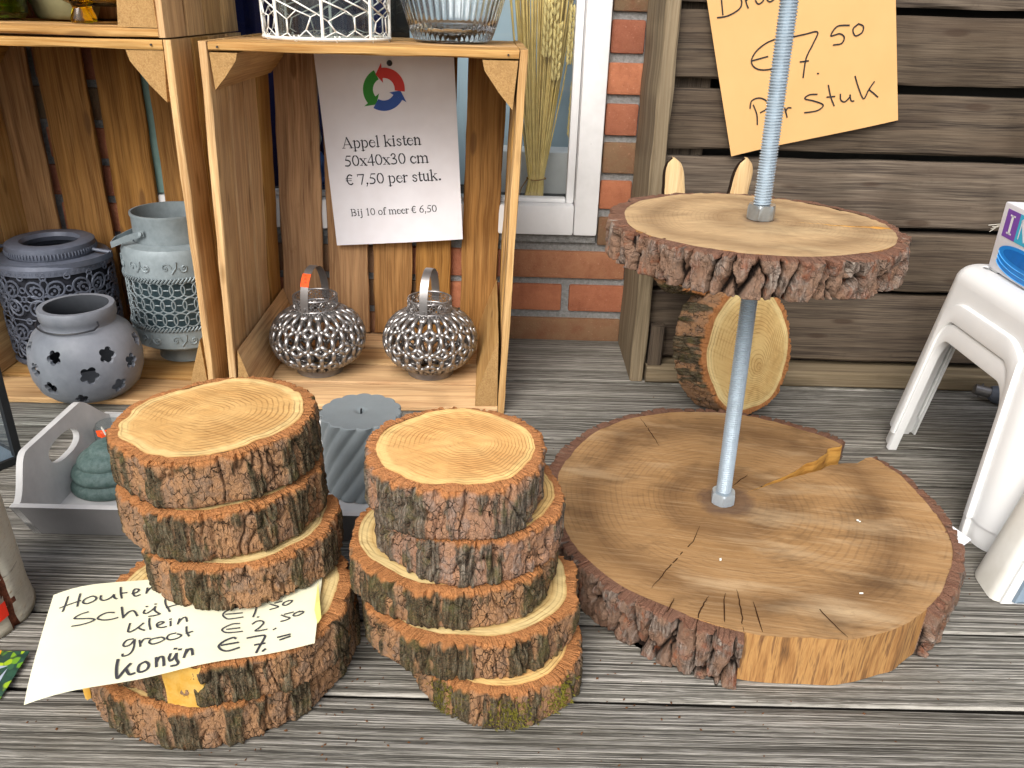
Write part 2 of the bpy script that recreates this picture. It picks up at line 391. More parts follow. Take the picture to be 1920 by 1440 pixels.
def paper_mat(name, c, c2, rough=.6, cr=.3):
    k = NT(name, rough, .3); o = k.obj()
    k.col(k.mix(k.mth('MULTIPLY', k.g(k.noise(o, 14, 3, .6), .4, .75), cr), c, c2))
    k.bump(k.noise(o, 24, 3, .6), .12, .004); k.b.inputs['Subsurface Weight'].default_value = 0; return k.m
M['card'] = paper_mat('cream_card', S(230, 228, 200), S(220, 215, 170))
M['kraft'] = paper_mat('yellow_kraft_paper', S(208, 164, 108), S(196, 150, 92))
M['lam'] = paper_mat('laminated_white_paper', S(238, 237, 242), S(222, 218, 222), .25, .6)
M['print'] = plain('print_black', S(32, 34, 44), .5, .3)

# --- bark and wood of the slices
def wood_face(name, heart, sap, dark, ringc, nring, disk=False):
    k = NT(name, .75, .25); rn = k.attr('rn'); o = k.obj()
    w = k.noise(k.scl(o, (9, 9, 2)), 1, 3, .6)
    rr = k.mth('ADD', rn, k.mth('MULTIPLY_ADD', w, .08, -.04))
    k_mid = tuple(a*.55+b*.45 for a, b in zip(dark, heart))
    if disk:
        rr2 = k.mth('ADD', rn, k.mth('MULTIPLY_ADD', w, .35, -.17))
        c = k.ramp(rr2, [(.0, heart), (.3, k_mid), (.42, heart), (.62, ringc), (.80, k_mid), (.97, ringc)])
    else:
        c = k.ramp(rr, [(.0, heart), (.25, ringc), (.55, heart), (.87, ringc), (.90, sap), (.975, sap), (1.0, heart)])
    fr_ = k.noise(k.scl(o, (170, 170, 60)), 1, 4, .7)
    sn = k.mth('SINE', k.mth('MULTIPLY', rr, nring*6.2832))
    rmask = k.mth('MULTIPLY', k.g(sn, .35, 1.0), k.g(k.noise(k.scl(o, (26, 26, 5)), 1, 2), .38, .6))
    c = k.mix(k.mth('MULTIPLY', rmask, .28 if disk else .66), c, dark)
    # chainsaw marks: fine streaks in one direction
    rot = k.n('ShaderNodeVectorRotate', rotation_type='Z_AXIS'); k.put(rot.inputs[0], o); rot.inputs['Angle'].default_value = .18 if disk else .5
    sm = k.noise(k.scl(rot.outputs[0], (14, 520, 5)), 1, 3, .6)
    c = k.mix(k.mth('MULTIPLY', k.g(sm, .5, .75), .30), c, sap)
    c = k.mix(k.mth('MULTIPLY', k.g(sm, .46, .28), .30), c, dark)
    st = k.noise(k.scl(o, (11, 19, 3)), 1, 5, .65)
    c = k.mix(k.mth('MULTIPLY', k.g(st, .52, .76), .75 if disk else .40), c, k.mix(.55, dark, (.03, .02, .012, 1)) if disk else dark)
    if disk:
        lt = k.noise(k.scl(rot.outputs[0], (5, 22, 3)), 1, 4, .6)
        c = k.mix(k.mth('MULTIPLY', k.g(lt, .54, .74), .65), c, sap)
        c = k.mix(k.mth('MULTIPLY', k.g(k.mth('ADD', rn, k.mth('MULTIPLY_ADD', k.noise(o, 30, 3), .24, -.12)), .17, .10), .62), c, S(74, 58, 54))
        c = k.mix(k.mth('MULTIPLY', k.g(k.noise(k.scl(rot.outputs[0], (60, 900, 5)), 1, 4, .7), .55, .75), .4), c, dark)
    c = k.mix(k.mth('MULTIPLY', k.g(fr_, .62, .78), .4), c, k.mix(.5, dark, (.06, .035, .02, 1)))
    k.col(c); k.bump(k.mth('ADD', sm, fr_), .3, .0012); return k.m
M['wood1'] = wood_face('fresh_acacia_wood', S(196, 152, 92), S(216, 186, 126), S(122, 82, 40), S(204, 162, 102), 17)
M['wood2'] = wood_face('honey_acacia_wood', S(208, 158, 96), S(222, 188, 122), S(132, 84, 40), S(214, 168, 106), 19)
M['wood3'] = wood_face('yellow_acacia_wood', S(194, 160, 102), S(214, 190, 134), S(138, 102, 52), S(202, 172, 114), 19)
M['disk_low'] = wood_face('old_pine_disk', S(154, 118, 76), S(202, 176, 138), S(88, 62, 40), S(160, 124, 82), 30, True)
M['disk_up'] = wood_face('pale_pine_disk', S(174, 146, 108), S(204, 178, 136), S(122, 94, 64), S(182, 152, 112), 30, True)
k = NT('barkless_rim', .6, .35); an = k.attr('arc', 'Vector')
c = k.ramp(k.noise(k.scl(an, (95, 95, 9)), 1, 4, .7), [(.32, S(92, 66, 42)), (.44, S(148, 106, 62)), (.53, S(174, 132, 80)), (.60, S(116, 82, 52)), (.70, S(160, 122, 76))])
c = k.mix(k.mth('MULTIPLY', k.g(k.noise(k.scl(an, (420, 420, 16)), 1, 3), .6, .7), .7), c, S(96, 60, 34)); k.col(c)
k.bump(k.noise(k.scl(an, (200, 200, 10)), 1, 3), .4, .002); M['rim'] = k.m
k = NT('split_face', .65, .3); o = k.obj()
k.col(k.ramp(k.noise(k.scl(o, (30, 30, 160)), 1, 4, .6), [(.3, S(160, 108, 44)), (.6, S(206, 156, 78))])); M['wedge'] = k.m

def bark_mat(name, tans, lich, cut, crack, pine=False):
    k = NT(name, .92, .15); o = k.obj(); fd = k.attr('fd'); pr = k.attr('pr'); li = k.attr('li'); tp = k.attr('tp'); an = k.attr('arc', 'Vector')
    n1 = k.noise(o, 150, 4, .7); n2 = k.noise(o, 620, 3, .7); ns = k.noise(k.scl(an, (520, 520, 60)), 1, 4, .65)
    c = k.ramp(pr, [(0, tans[0]), (.5, tans[1]), (1, tans[2])])
    c = k.mix(k.mth('MULTIPLY', k.g(n1, .42, .7), .6), c, tans[3])
    c = k.mix(k.mth('MULTIPLY', k.g(n2, .55, .75), .45), c, k.mix(.5, c, (.03, .02, .015, 1)))
    lc = k.ramp(ns, [(.32, lich[0]), (.5, lich[1]), (.68, lich[2])])
    lc = k.mix(k.mth('MULTIPLY', k.g(k.noise(o, 70, 3), .5, .68), .7), lc, lich[3])
    c = k.mix(k.mth('MULTIPLY', li, k.mth('MULTIPLY_ADD', k.g(n2, .3, .6), .35, .65)), c, lc)
    c = k.mix(k.mth('MULTIPLY', k.g(fd, .34, .02), .96), c, crack)
    if pine: c = k.mix(k.mth('MULTIPLY', k.g(k.noise(k.scl(an, (90, 90, 40)), 1, 4, .7), .56, .70), .8), c, lich[3])
    wn_ = k.n('ShaderNodeTexNoise'); k.put(wn_.inputs['Vector'], an); wn_.inputs['Scale'].default_value = 120; wn_.inputs['Detail'].default_value = 3
    ed = k.vor(k.scl(an, (185, 185, 110), k.scl(wn_.outputs['Color'], (1.1, 1.1, 1.1))), 1, 'DISTANCE_TO_EDGE')
    lnk = k.mth('MULTIPLY', k.g(ed, .055, .01), k.g(k.noise(an, 60, 3, .6), .40, .56))
    if not pine: c = k.mix(k.mth('MULTIPLY', lnk, k.mth('MULTIPLY_ADD', li, -.6, .9)), c, crack)
    cc = k.mix(k.mth('MULTIPLY', k.g(k.noise(o, 300, 4, .75), .4, .7), .6), cut[0], cut[1])
    c = k.mix(k.mth('MULTIPLY', tp, .92), c, cc)
    k.col(c); k.bump(k.mth('ADD', k.mth('MULTIPLY', ns, .9), k.mth('ADD', k.mth('MULTIPLY_ADD', n1, .8, n2), k.mth('MULTIPLY', lnk, -.7))), .9, .0035); return k.m
M['bark'] = bark_mat('acacia_bark', [S(174, 134, 98), S(160, 124, 94), S(142, 118, 98), S(184, 136, 92)],
                     [S(26, 25, 20), S(70, 66, 50), S(122, 116, 96), S(84, 84, 46)], [S(196, 134, 82), S(164, 102, 58)], S(24, 15, 10))
M['bark2'] = bark_mat('reddish_acacia_bark', [S(176, 136, 106), S(164, 130, 108), S(152, 132, 118), S(184, 132, 96)],
                     [S(36, 33, 28), S(92, 86, 74), S(148, 140, 126), S(98, 96, 56)], [S(200, 136, 84), S(170, 106, 62)], S(28, 18, 12))
M['pinebark'] = bark_mat('scaly_pine_bark', [S(124, 94, 76), S(142, 116, 98), S(122, 108, 98), S(156, 122, 98)],
                     [S(66, 54, 46), S(126, 112, 102), S(172, 160, 148), S(146, 82, 50)], [S(138, 98, 78), S(104, 68, 54)], S(20, 12, 9), True)
k = NT('birch_bark', .7, .3); o = k.obj()
c = k.mix(k.g(k.noise(k.scl(o, (12, 12, 6)), 1, 4), .4, .7), S(206, 202, 186), S(166, 158, 138))
c = k.mix(k.g(k.noise(k.scl(o, (26, 26, 240)), 1, 3, .6), .66, .74), c, S(78, 66, 54))
c = k.mix(k.mth('MULTIPLY', k.g(k.noise(k.scl(o, (160, 160, 420)), 1, 3), .55, .75), .4), c, S(140, 122, 98))
k.col(c); k.bump(k.noise(k.scl(o, (60, 60, 300)), 1, 4), .5, .002); M['birch'] = k.m
M['birch_crack'] = plain('birch_inner_bark', S(118, 70, 52), .9, .1, 0, .3, 200, .6, c2=S(60, 36, 28))

# ================================================================== SETTING
mb = MB(); box(mb, (-60, -80, -.30), (60, 60, -.16)); tag(mb.build('ground', M['ground'], sharp=30), kind='structure')
# deck boards along x; gaps measured between them
gaps = [-.75, -.655, -.56, -.37, -.275, -.18, .01, .105, .20, .295, .39, .534, .632, .812, .911, 1.011, 1.204, 1.395]
mb = MB(); rg = random.Random(3)
for a, b in zip(gaps[:-1], gaps[1:]):
    x = -2.2 - rg.random()*.3
    while x < 2.6:
        L = 6.0; g = .0022
        lo, hi = (x, a+g, -.028), (x+L, b-g, 0)
        sd = rg.random()*50; rv = rg.random(); c = .004; n = 60; vs = []; gp = []
        prof = [(lo[1], -.028), (lo[1], -c), (lo[1]+c*.35, -c*.3), (lo[1]+c*1.2, 0)] + [(lo[1]+c*1.2+(hi[1]-lo[1]-2.4*c)*i/6, 0) for i in range(1, 6)] + [(hi[1]-c*1.2, 0), (hi[1]-c*.35, -c*.3), (hi[1], -c), (hi[1], -.028)]
        for i in range(n+1):
            X = x+L*i/n
            for j, (yy, zz) in enumerate(prof):
                e = .0016*mno.noise(Vector((X*9, sd, yy*3))) if j in (0, 1, 2, len(prof)-3, len(prof)-2, len(prof)-1) else 0
                vs.append((X, yy+e, zz)); gp.append((X+sd, yy-lo[1]+sd*.13, zz))
        m = len(prof)
        fs = [(i*m+j, i*m+j+1, (i+1)*m+j+1, (i+1)*m+j) for i in range(n) for j in range(m-1)]
        mi = [1 if j in (0, m-2) else 0 for i in range(n) for j in range(m-1)]
        fs += [tuple(range(m)), tuple(range(n*m, n*m+m))]; mi += [0, 0]
        mb.add(vs, fs, mi, gp, rv); x += L+.003
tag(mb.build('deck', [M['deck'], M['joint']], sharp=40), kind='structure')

# brick wall with the window opening
YW = 1.385
WX0, WX1, WZ0, WZ1 = -.60, .150, .194, 1.0
wall = thing('brick_wall', 'red brick house wall with grey mortar around the white window, behind the crates', 'wall', (0, YW, 0))
def cutopen(x0, x1, z0, z1):              # pieces of a brick outside the window opening
    if z1 <= WZ0+.001 or z0 >= WZ1: return [(x0, x1)]
    out = []
    if x0 < WX0: out.append((x0, min(x1, WX0)))
    if x1 > WX1: out.append((max(x0, WX1), x1))
    return [q for q in out if q[1]-q[0] > .012]
mb = MB(); rg = random.Random(11); cm = .0615; J = .0125; LB = .205
for r_ in range(-3, 20):
    z0 = r_*cm - .007; z1 = z0+cm-J; xx = -2.2 + (.109 if r_ % 2 else 0) + .023
    while xx < 2.4:
        for a, b in cutopen(xx, xx+LB, z0, z1):
            rv = rg.random()
            if a > .14 and a < .2 and z0 > .2: rv = [.15, .45, .05, .98, .35, .9][(r_) % 6] if r_ < 20 else rv
            box(mb, (a+rg.uniform(-.001, .001), rg.uniform(-.0015, .001), z0+rg.uniform(-.001, .001)), (b, .09, z1+rg.uniform(-.001, .001)), 0, .004, rv)
        xx += LB+J
bk = mb.build('bricks', M['brick'], wall, sharp=40)
mb = MB()
for x0, x1, z0, z1 in ((-2.2, WX0, -.2, 1.25), (WX1, 2.4, -.2, 1.25), (WX0, WX1, -.2, WZ0-.014), (WX0, WX1, WZ1, 1.25)):
    box(mb, (x0, .006, z0), (x1, .12, z1))
mb2 = MB(); box(mb2, (WX0, -.002, WZ0-.0135), (WX1-.002, .10, WZ0+.001), 0, .003)
mb.build('mortar', M['mortar'], wall); mb2.build('sill_course', M['mortar'], wall)
# window
win = thing('shop_window', 'white painted window frame with chipped paint and glass, behind the middle crate', 'window', (0, YW, 0))
mb = MB(); fw_, z0, z1 = .046, WZ0+.002, WZ1-.002; x0, x1 = WX0+.002, WX1-.002
def fbar(mb, lo, hi, b=.004): box(mb, lo, hi, 0, b)
fbar(mb, (x1-fw_+.006, -.012, z0), (x1, .05, z1)); ml = MB(); fbar(ml, (x0, -.010, z0+.052), (x0+fw_, .05, z1)); ml.build('left_stile', M['greenshade'], win)
fbar(mb, (x0, -.013, z0), (x1-fw_+.0055, .05, z0+.050)); fbar(mb, (x0+fw_+.001, -.010, z1-.05), (x1-fw_+.005, .05, z1))
mb.build('frame', M['wpaint'], win)
mb = MB()
box(mb, (x1-fw_-.008, .010, z0+.05), (x1-fw_+.0055, .030, z1-.051), 0, .003); box(mb, (x0+fw_+.001, .009, z0+.0502), (x1-fw_-.0085, .030, z0+.058), 0, .003)
mb.build('glazing_bead', M['wpaint'], win)
mb = MB(); gx0, gx1 = x0+fw_+.001, x1-fw_+.004
mb.add([(gx0, .032, z0+.0505), (gx1, .032, z0+.0505), (gx1, .032, z1-.051), (gx0, .032, z1-.051)], [(0, 1, 2, 3)]); mb.build('pane', M['pane'], win, smooth=False)
# room behind the glass
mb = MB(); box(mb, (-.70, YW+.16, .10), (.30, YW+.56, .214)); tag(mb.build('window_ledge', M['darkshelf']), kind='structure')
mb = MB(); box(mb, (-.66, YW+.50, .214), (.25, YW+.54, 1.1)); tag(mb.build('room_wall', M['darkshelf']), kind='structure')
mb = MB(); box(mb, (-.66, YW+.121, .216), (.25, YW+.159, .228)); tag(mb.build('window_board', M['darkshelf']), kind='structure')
mb = MB(); rg = random.Random(5)
def cloth(mb, x0, x1, z0, z1, y, amp, f, nx=40, nz=14):
    vs = [(x0+(x1-x0)*i/nx, y+amp*math.sin(i/nx*f)+amp*.4*mno.noise(Vector((i*.3, j*.2, 0))), z0+(z1-z0)*j/nz) for j in range(nz+1) for i in range(nx+1)]
    fs = [(j*(nx+1)+i, j*(nx+1)+i+1, (j+1)*(nx+1)+i+1, (j+1)*(nx+1)+i) for j in range(nz) for i in range(nx)]; mb.add(vs, fs)
cloth(mb, -.56, -.235, .214, .95, YW+.24, .008, 40); o = mb.build('curtain', M['navy']); tag(o, 'dark navy blue cloth hanging behind the window glass, left half of the window', 'curtain')
mb = MB(); box(mb, (-.20, YW+.30, .2145), (.14, YW+.315, .98), 0, .003); tag(mb.build('sky_reflection_board', M['paleboard']), 'pale blue board added behind the wheat bundle in place of sky reflected in the glass', 'board')  # added board, its pale blue stands in for sky mirrored in the pane
mb = MB(); x_, y_ = .06, YW+.19
box(mb, (x_-.10, y_-.02, .228), (x_+.06, y_+.05, .305), 0, .004); t_ = mb.build('white_box', M['wpaint']); tag(t_, 'low white box in the window behind the foot of the wheat bundle', 'box')
t_ = thing('garden_figurine', 'small blue glazed figurine with a pale face, in the window seen between crate slats', 'figurine', (-.375, YW+.19, .214))
mb = MB(); lathe(mb, [(0, 0), (.030, 0), (.036, .02), (.030, .05), (.018, .075), (0, .08)], 20); mb.build('body', M['bluefig'], t_)
mb = MB(); lathe(mb, [(0, .078), (.014, .082), (.020, .10), (.017, .118), (0, .13)], 16); mb.build('head', M['figface'], t_)
mb = MB(); tube(mb, [(-.03, -.02, .06), (-.04, -.045, .035), (-.015, -.06, .03)], .008, 8); tube(mb, [(.03, -.02, .06), (.04, -.045, .035), (.015, -.06, .03)], .008, 8); mb.build('arms', M['bluefig'], t_)
# wheat
wb = thing('wheat_bundle', 'tied bundle of dry golden wheat standing behind the window glass', 'wheat', (.040, YW+.075, .229))
rg = random.Random(21); mb = MB()
ears = []
for i in range(85):
    a = rg.uniform(-1, 1); b = rg.uniform(-1, 1); foot = (a*.017, b*.012, .0); tie = (a*.013+.004, b*.010, .045)
    sp = a*.055+rg.uniform(-.012, .012); hgt = rg.uniform(.34, .62)
    top = (sp*1.05+.004, b*.022, hgt); mid = ((tie[0]+top[0])/2+sp*.06, (tie[1]+top[1])/2, (.045+hgt)/2)
    tube(mb, [foot, tie, mid, top], rg.uniform(.0011, .0018), 5); 
    if i % 7 == 0: ears.append((Vector(top), (Vector(top)-Vector(mid)).normalized()))
for x_, z_ in ((.028, .21), (.012, .245), (.052, .235), (.060, .12), (.022, .30)): ears.append((Vector((x_, -.022, z_)), Vector((x_*.5, 0, 1)).normalized()))
mb.build('stalks', M['wheat'], wb)
for p, d in ears:
    mb = MB(); u, w = fr(d)
    for q in range(11):
        for s_ in range(3):
            an = s_*2.094+q*1.05; c = p+d*(q*.0078)+(u*math.cos(an)+w*math.sin(an))*.0045
            e = c+d*.012+(u*math.cos(an)+w*math.sin(an))*.0032
            tube(mb, [c, (c+e)/2, e], lambda t: .0033*math.sin(.35+t*2.5), 5)
    mb.build('ear', M['ear'], wb)
mb = MB(); tube(mb, [(.004+.0165*math.cos(t*.4), .013*math.sin(t*.4), .045+.001*math.sin(t)) for t in range(17)], .0012, 5); tube(mb, [(-.012, -.006, .045), (-.022, -.012, .03), (-.026, -.012, .012)], .0009, 5); mb.build('twine', M['twine'], wb)

# post and slatted fence
mb = MB(); plank(mb, (-.011, 0, 0), (.011, .168, 1.0), 2, ch=.003, wob=.0012, n=40)
po = mb.build('wooden_post', M['fence_tan']); po.location = (.2125, 1.210, .001)
tag(po, 'weathered grey upright plank between the brick wall and the slatted fence', 'post')
fe = thing('slatted_fence', 'weathered grey brown wooden fence of wide horizontal boards behind the tiered stand', 'fence', (.224, 1.235, 0))
zs = [(.036, .148), (.157, .248), (.2575, .3555), (.3665, .449), (.4625, .552), (.562, .655), (.664, .76), (.77, .87)]
mb = MB(); rg = random.Random(4)
for z0, z1 in zs: plank(mb, (.002, rg.uniform(-.001, .001), z0), (2.0, .022, z1), 0, rg, .003, .0018, 70)
mb.build('boards', M['fence'], fe)
mb = MB(); plank(mb, (.002, -.030, .0005), (2.0, .022, .0275), 0, rg, .003, .001, 60); mb.build('base_rail', M['fence_tan'], fe)
for x_ in (.0, .62, 1.25, 1.9): mb = MB(); plank(mb, (x_+.004, .0235, .001), (x_+.062, .060, .9), 2, rg, .002); mb.build('batten', M['fence'], fe)
mb = MB(); plank(mb, (.004, -.022, .0285), (.026, -.0015, .095), 2, rg, .002); mb.build('spacer_block', M['fence'], fe)
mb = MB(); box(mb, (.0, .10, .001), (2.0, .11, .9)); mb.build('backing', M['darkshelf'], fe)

# ================================================================== CRATES
def crate(label, loc, rot, shear, seed, W=.40, H=.50, D=.30, back=(.016, .085, .093, .161, .170, .236, .244, .304, .322, .384), wedges=(.04, .05, .04, .05)):
    rg = random.Random(seed); t = thing('apple_crate', label, 'crate', loc, 'upright wooden apple crates', (0, 0, rot))
    T = .010
    def side(x0, x1):
        mb = MB(); y = 0
        for w_ in (.072, .068, .070, .072):
            plank(mb, (x0, y+.001, 0), (x1, y+w_-.0015+rg.uniform(-.002, .001), H), 2, rg, .0015, .0012, 18, 0, 1); y += w_+.004
        return mb.build('side_panel', [M['crate'], M['endgrain']], t, shear=shear)
    side(0, T); side(W-T, W)
    for nm, z0, z1, ws in (('bottom_panel', .0005, .0095, (.074, .066, .064, .064)), ('top_panel', H-.0115, H-.0005, (.073, .066, .067, .066))):
        mb = MB(); y = .002
        for w_ in ws:
            plank(mb, (T+.0005, y, z0+rg.uniform(0, .001)), (W-T-.0005, y+w_, z1-rg.uniform(0, .001)), 0, rg, .0015, .0013, 14, 0, 1); y += w_+.009
        mb.build(nm, [M['crate_pale'], M['endgrain']], t, shear=shear)
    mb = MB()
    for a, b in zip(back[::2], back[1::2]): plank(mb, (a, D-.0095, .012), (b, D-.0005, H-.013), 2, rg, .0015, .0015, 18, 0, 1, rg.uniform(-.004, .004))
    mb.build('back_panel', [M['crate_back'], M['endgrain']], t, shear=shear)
    for i, (sx, sz) in enumerate(((0, 0), (1, 0), (0, 1), (1, 1))):
        mb = MB(); lw = wedges[i]*rg.uniform(.92, 1.08)*(.62 if sz == 0 else .86); lh = lw*(3.2 if sz == 0 else 1.3)
        x0 = T+.0008 if sx == 0 else W-T-.0008; z0 = .0105 if sz == 0 else H-.0125; dx = 1 if sx == 0 else -1; dz = 1 if sz == 0 else -1
        sec = [(x0, z0), (x0+dx*lw, z0), (x0+dx*lw*.93, z0+dz*lh*.22), (x0+dx*lw*.5, z0+dz*lh*.66), (x0+dx*.004, z0+dz*lh)]
        vs = []; n = 10
        for j in range(n+1):
            y = .004+(D-.016)*j/n
            for (x, z) in sec: vs.append((x+.0008*mno.noise(Vector((y*30, x*50, seed))), y, z+.0008*mno.noise(Vector((y*30, z*50, seed+3)))))
        m = 5; fs = [(j*m+q, j*m+(q+1) % m, (j+1)*m+(q+1) % m, (j+1)*m+q) for j in range(n) for q in range(m)]; mi = [0]*len(fs)
        fs += [tuple(range(m)), tuple(range(n*m, n*m+m))]; mi += [1, 1]
        mb.add(vs, fs, mi, [(y*1.0+seed+i, x, z) for x, y, z in vs], rg.random()); mb.build('corner_block', [M['crate'], M['endgrain']], t, shear=shear)
    for z in (H-.006,):
        for x in (T+.012, W-T-.014): mb = MB(); tube(mb, [(x, -.0003, z), (x, .004, z)], .0013, 6); mb.build('nail', M['blackwire'], t, shear=shear)
    return t
CY = R_(1.655)
crate('middle upright apple crate with the printed white notice and two silver lanterns inside', (-.4009, 1.0699, .0005), CY, .0355, 5)
crate('left upright apple crate holding three grey lanterns', (-.822, 1.071, .0005), R_(.6), .006, 9, back=(-.0, .062, .077, .150, .165, .234, .247, .306, .318, .388), wedges=(.05, .045, .045, .055))
crate('upper left apple crate stacked on another, holding green and yellow glass', (-.823, 1.073, .5025), R_(.6), .006, 14, wedges=(.05, .075, .05, .05))

# ================================================================== LOG SLICES
def make_slice(name, label, cat, loc, h, rx, ry, seed, wm, bm_, style='acacia', bt=.009, rot=None, gap=None, ranges=None, n=420, nz=26, pith=(0, 0), group=None, rim='rim', ecc=.03, parent=None, taper=0.0):
    rng = np.random.RandomState(seed)
    if parent is None: t = thing(name, label, cat, loc, group, rot)
    else:
        t = bpy.data.objects.new(name, None); COL.objects.link(t); t.location = loc; t.parent = parent
        if rot is not None: t.rotation_euler = rot
    Rm = (rx+ry)/2
    def rout(th):
        c, s = np.cos(th), np.sin(th); e = 1/np.sqrt((c/rx)**2+(s/ry)**2)
        return e*(1+ecc*vn(c*1.3+9, s*1.3, 0*c, seed)+ecc*.45*vn(c*3.1, s*3.1, 0*c+4, seed+2))
    def bth(th): c, s = np.cos(th), np.sin(th); return bt*(1+.30*vn(c*2.2, s*2.2, 0*c+7, seed+11)+.12*vn(c*6, s*6, 0*c, seed+13))
    # wood core (polar grid; the split closes towards its tip)
    nq = 26; a0 = gap[0] if gap else 0.3
    qs = np.linspace(0, 1, nq+1); J_ = np.arange(n+1)/n
    vs = []; rn = []; arc = []
    for q in qs:
        g = 0 if not gap else .5*gap[1]*max(0, (q*Rm-gap[2])/(Rm-gap[2]))
        if gap: g *= 1+.18*math.sin(q*23)+.1*math.sin(q*51)
        th = a0+g+(2*math.pi-2*g)*J_; rw = rout(th)-bth(th)
        x = pith[0]*(1-q)+q*rw*np.cos(th); y = pith[1]*(1-q)+q*rw*np.sin(th)
        z = h+.0005*vn(x*160, y*160, 0*x, seed)+.0009*vn(x*24, y*24, 0*x, seed+1)
        vs.append(np.stack([x, y, z], 1)); rn.append(np.full(n+1, q))
        arc.append(np.stack([np.cos(th)*Rm, np.sin(th)*Rm, z], 1))
    m = n+1; fs = []; mi = []
    for i in range(nq):
        for j in range(n): fs.append((i*m+j, i*m+j+1, (i+1)*m+j+1, (i+1)*m+j)); mi.append(0)
    top = vs[-1]; nside = 8; b = len(vs)
    for i in range(1, nside+1):
        f = 1-i/nside; p = top.copy(); p[:, 2] = top[:, 2]*f
        wv_ = 1+.006*vn(arc[nq][:, 0]*60, arc[nq][:, 1]*60, p[:, 2]*8, seed+5)-taper*(1-f); p[:, 0] *= wv_; p[:, 1] *= wv_
        vs.append(p); rn.append(np.full(m, 1.0)); a = arc[nq].copy(); a[:, 2] = p[:, 2]; arc.append(a)
    for i in range(nq, nq+nside):
        for j in range(n): fs.append((i*m+j, i*m+j+1, (i+1)*m+j+1, (i+1)*m+j)); mi.append(1)
    if gap:                                              # the two faces of the split
        ext = []; exr = []; exa = []; k0 = (nq+nside+1)*m
        for side in (0, n):
            s0 = k0+len(ext)
            for i in range(nq+1):
                p = vs[i][side]
                for f in (1, .66, .33, 0): ext.append((p[0]+.0008*math.sin(i*2.1+f*5), p[1]+.0008*math.cos(i*1.7+f*4), p[2]*f)); exr.append(1.0); exa.append((p[0], p[1], p[2]*f))
            for i in range(nq):
                for q in range(3): fs.append((s0+i*4+q, s0+i*4+q+1, s0+i*4+4+q+1, s0+i*4+4+q)); mi.append(2)
        vs.append(np.array(ext)); rn.append(np.array(exr)); arc.append(np.array(exa))
    A = np.concatenate(vs); me = bpy.data.meshes.new('wood_core'); me.from_pydata([tuple(p) for p in A], [], fs)
    for mm in (wm, M[rim], M['wedge']): me.materials.append(mm)
    me.polygons.foreach_set('material_index', mi); set_attr(me, 'rn', np.concatenate(rn))
    at = me.attributes.new('arc', 'FLOAT_VECTOR', 'POINT'); at.data.foreach_set('vector', np.concatenate(arc).astype('f').ravel())
    finish(me, 'wood_core', t, True, 45)
    # bark
    if ranges is None:
        ranges = [(a0+gap[1]/2, a0+2*math.pi-gap[1]/2)] if gap else [(0, 2*math.pi)]
        closed = gap is None
    else: closed = False
    for (ra, rb) in ranges:
        mth = max(8, int(n*(rb-ra)/(2*math.pi)*1.5)); th = ra+(rb-ra)*np.arange(mth+(0 if closed else 1))/mth; mcol = len(th)
        zz = [('t', f) for f in (0, .25, .5, .75, .94)]+[('s', f) for f in np.linspace(1, 0, nz+1)]+[('b', .5), ('b', 0)]
        c, s = np.cos(th), np.sin(th); ro = rout(th); rw = ro-bth(th)
        def disp(z):
            zf = np.full_like(th, z)
            if style == 'pine':
                per = int(round(2*math.pi*Rm/.0185)); wx = .45*fbm(c*Rm/.012, s*Rm/.012, zf/.016, seed+3, 4)
                f1, f2, idv = worley(th/(2*math.pi)*per+wx, zf/.085+wx*.4+seed, per, seed); e = f2-f1
                per2 = per*2; g1, g2, id2 = worley(th/(2*math.pi)*per2+wx*2.2, zf/.022+wx*1.5, per2, seed+9)
                fl_ = fbm(c*Rm/.014, s*Rm/.014, zf/.018, seed+4, 4); ter = np.floor(fl_*5)/5+sst(.55, 1, fl_*5-np.floor(fl_*5))/5
                d = -.0110*(1-sst(0.02, .20, e))+.004*(idv-.5)+.0016*(id2-.5)+.0042*ter+.0016*fbm(c*Rm/.0022, s*Rm/.0022, zf/.02, seed+27)+.0010*fbm(c*Rm/.003, s*Rm/.003, zf/.004, seed+24)
                return d, sst(.02, .20, e)*(.55+.45*sst(0, .07, g2-g1)), np.clip(.5*idv+.3*id2+.5*fl_, 0, 1), sst(.42, .62, .5+.5*fbm(c*Rm/.010, s*Rm/.010, zf/.014, seed+8, 4))
            else:
                nn = fbm(c*Rm/.013, s*Rm/.013, zf/.10+c*.3, seed+3)+.30*fbm(c*Rm/.003, s*Rm/.003, zf/.014, seed+6)
                li = sst(-.03, .10, nn)
                per = int(round(2*math.pi*Rm/.0085)); wx = .8*fbm(c*Rm/.006, s*Rm/.006, zf/.006, seed+5, 4)
                f1, f2, idv = worley(th/(2*math.pi)*per+wx, zf/.016+wx, per, seed); e = f2-f1+.5*np.maximum(0, fbm(c*Rm/.012, s*Rm/.012, zf/.012, seed+15))
                gv = sst(.0, .07, np.abs(fbm(c*Rm/.022, s*Rm/.022, zf/.06, seed+12)))
                fib = fbm(c*Rm/.0018, s*Rm/.0018, zf/.014, seed+7)
                d = li*(.0022+.0026*fib)+(1-li)*(.0014*(idv-.5)-.0022*(1-sst(0, .09, e))+.0012*fbm(c*Rm/.003, s*Rm/.003, zf/.003, seed+17))+.0035*fbm(c*Rm/.03, s*Rm/.03, zf/.08, seed+2)-.0038*(1-gv)
                return d, np.minimum(sst(.0, .09, e)*(1-li)+li*(.45+.55*sst(-.5, .0, fib)), .15+.85*gv), idv, li
        V_ = []; FD = []; PR = []; LI = []; TP = []; AR = []
        dt = disp(h)
        zwarp = (.0050 if style == 'pine' else .0022)*fbm(c*Rm/.018, s*Rm/.018, 0*c, seed+20)
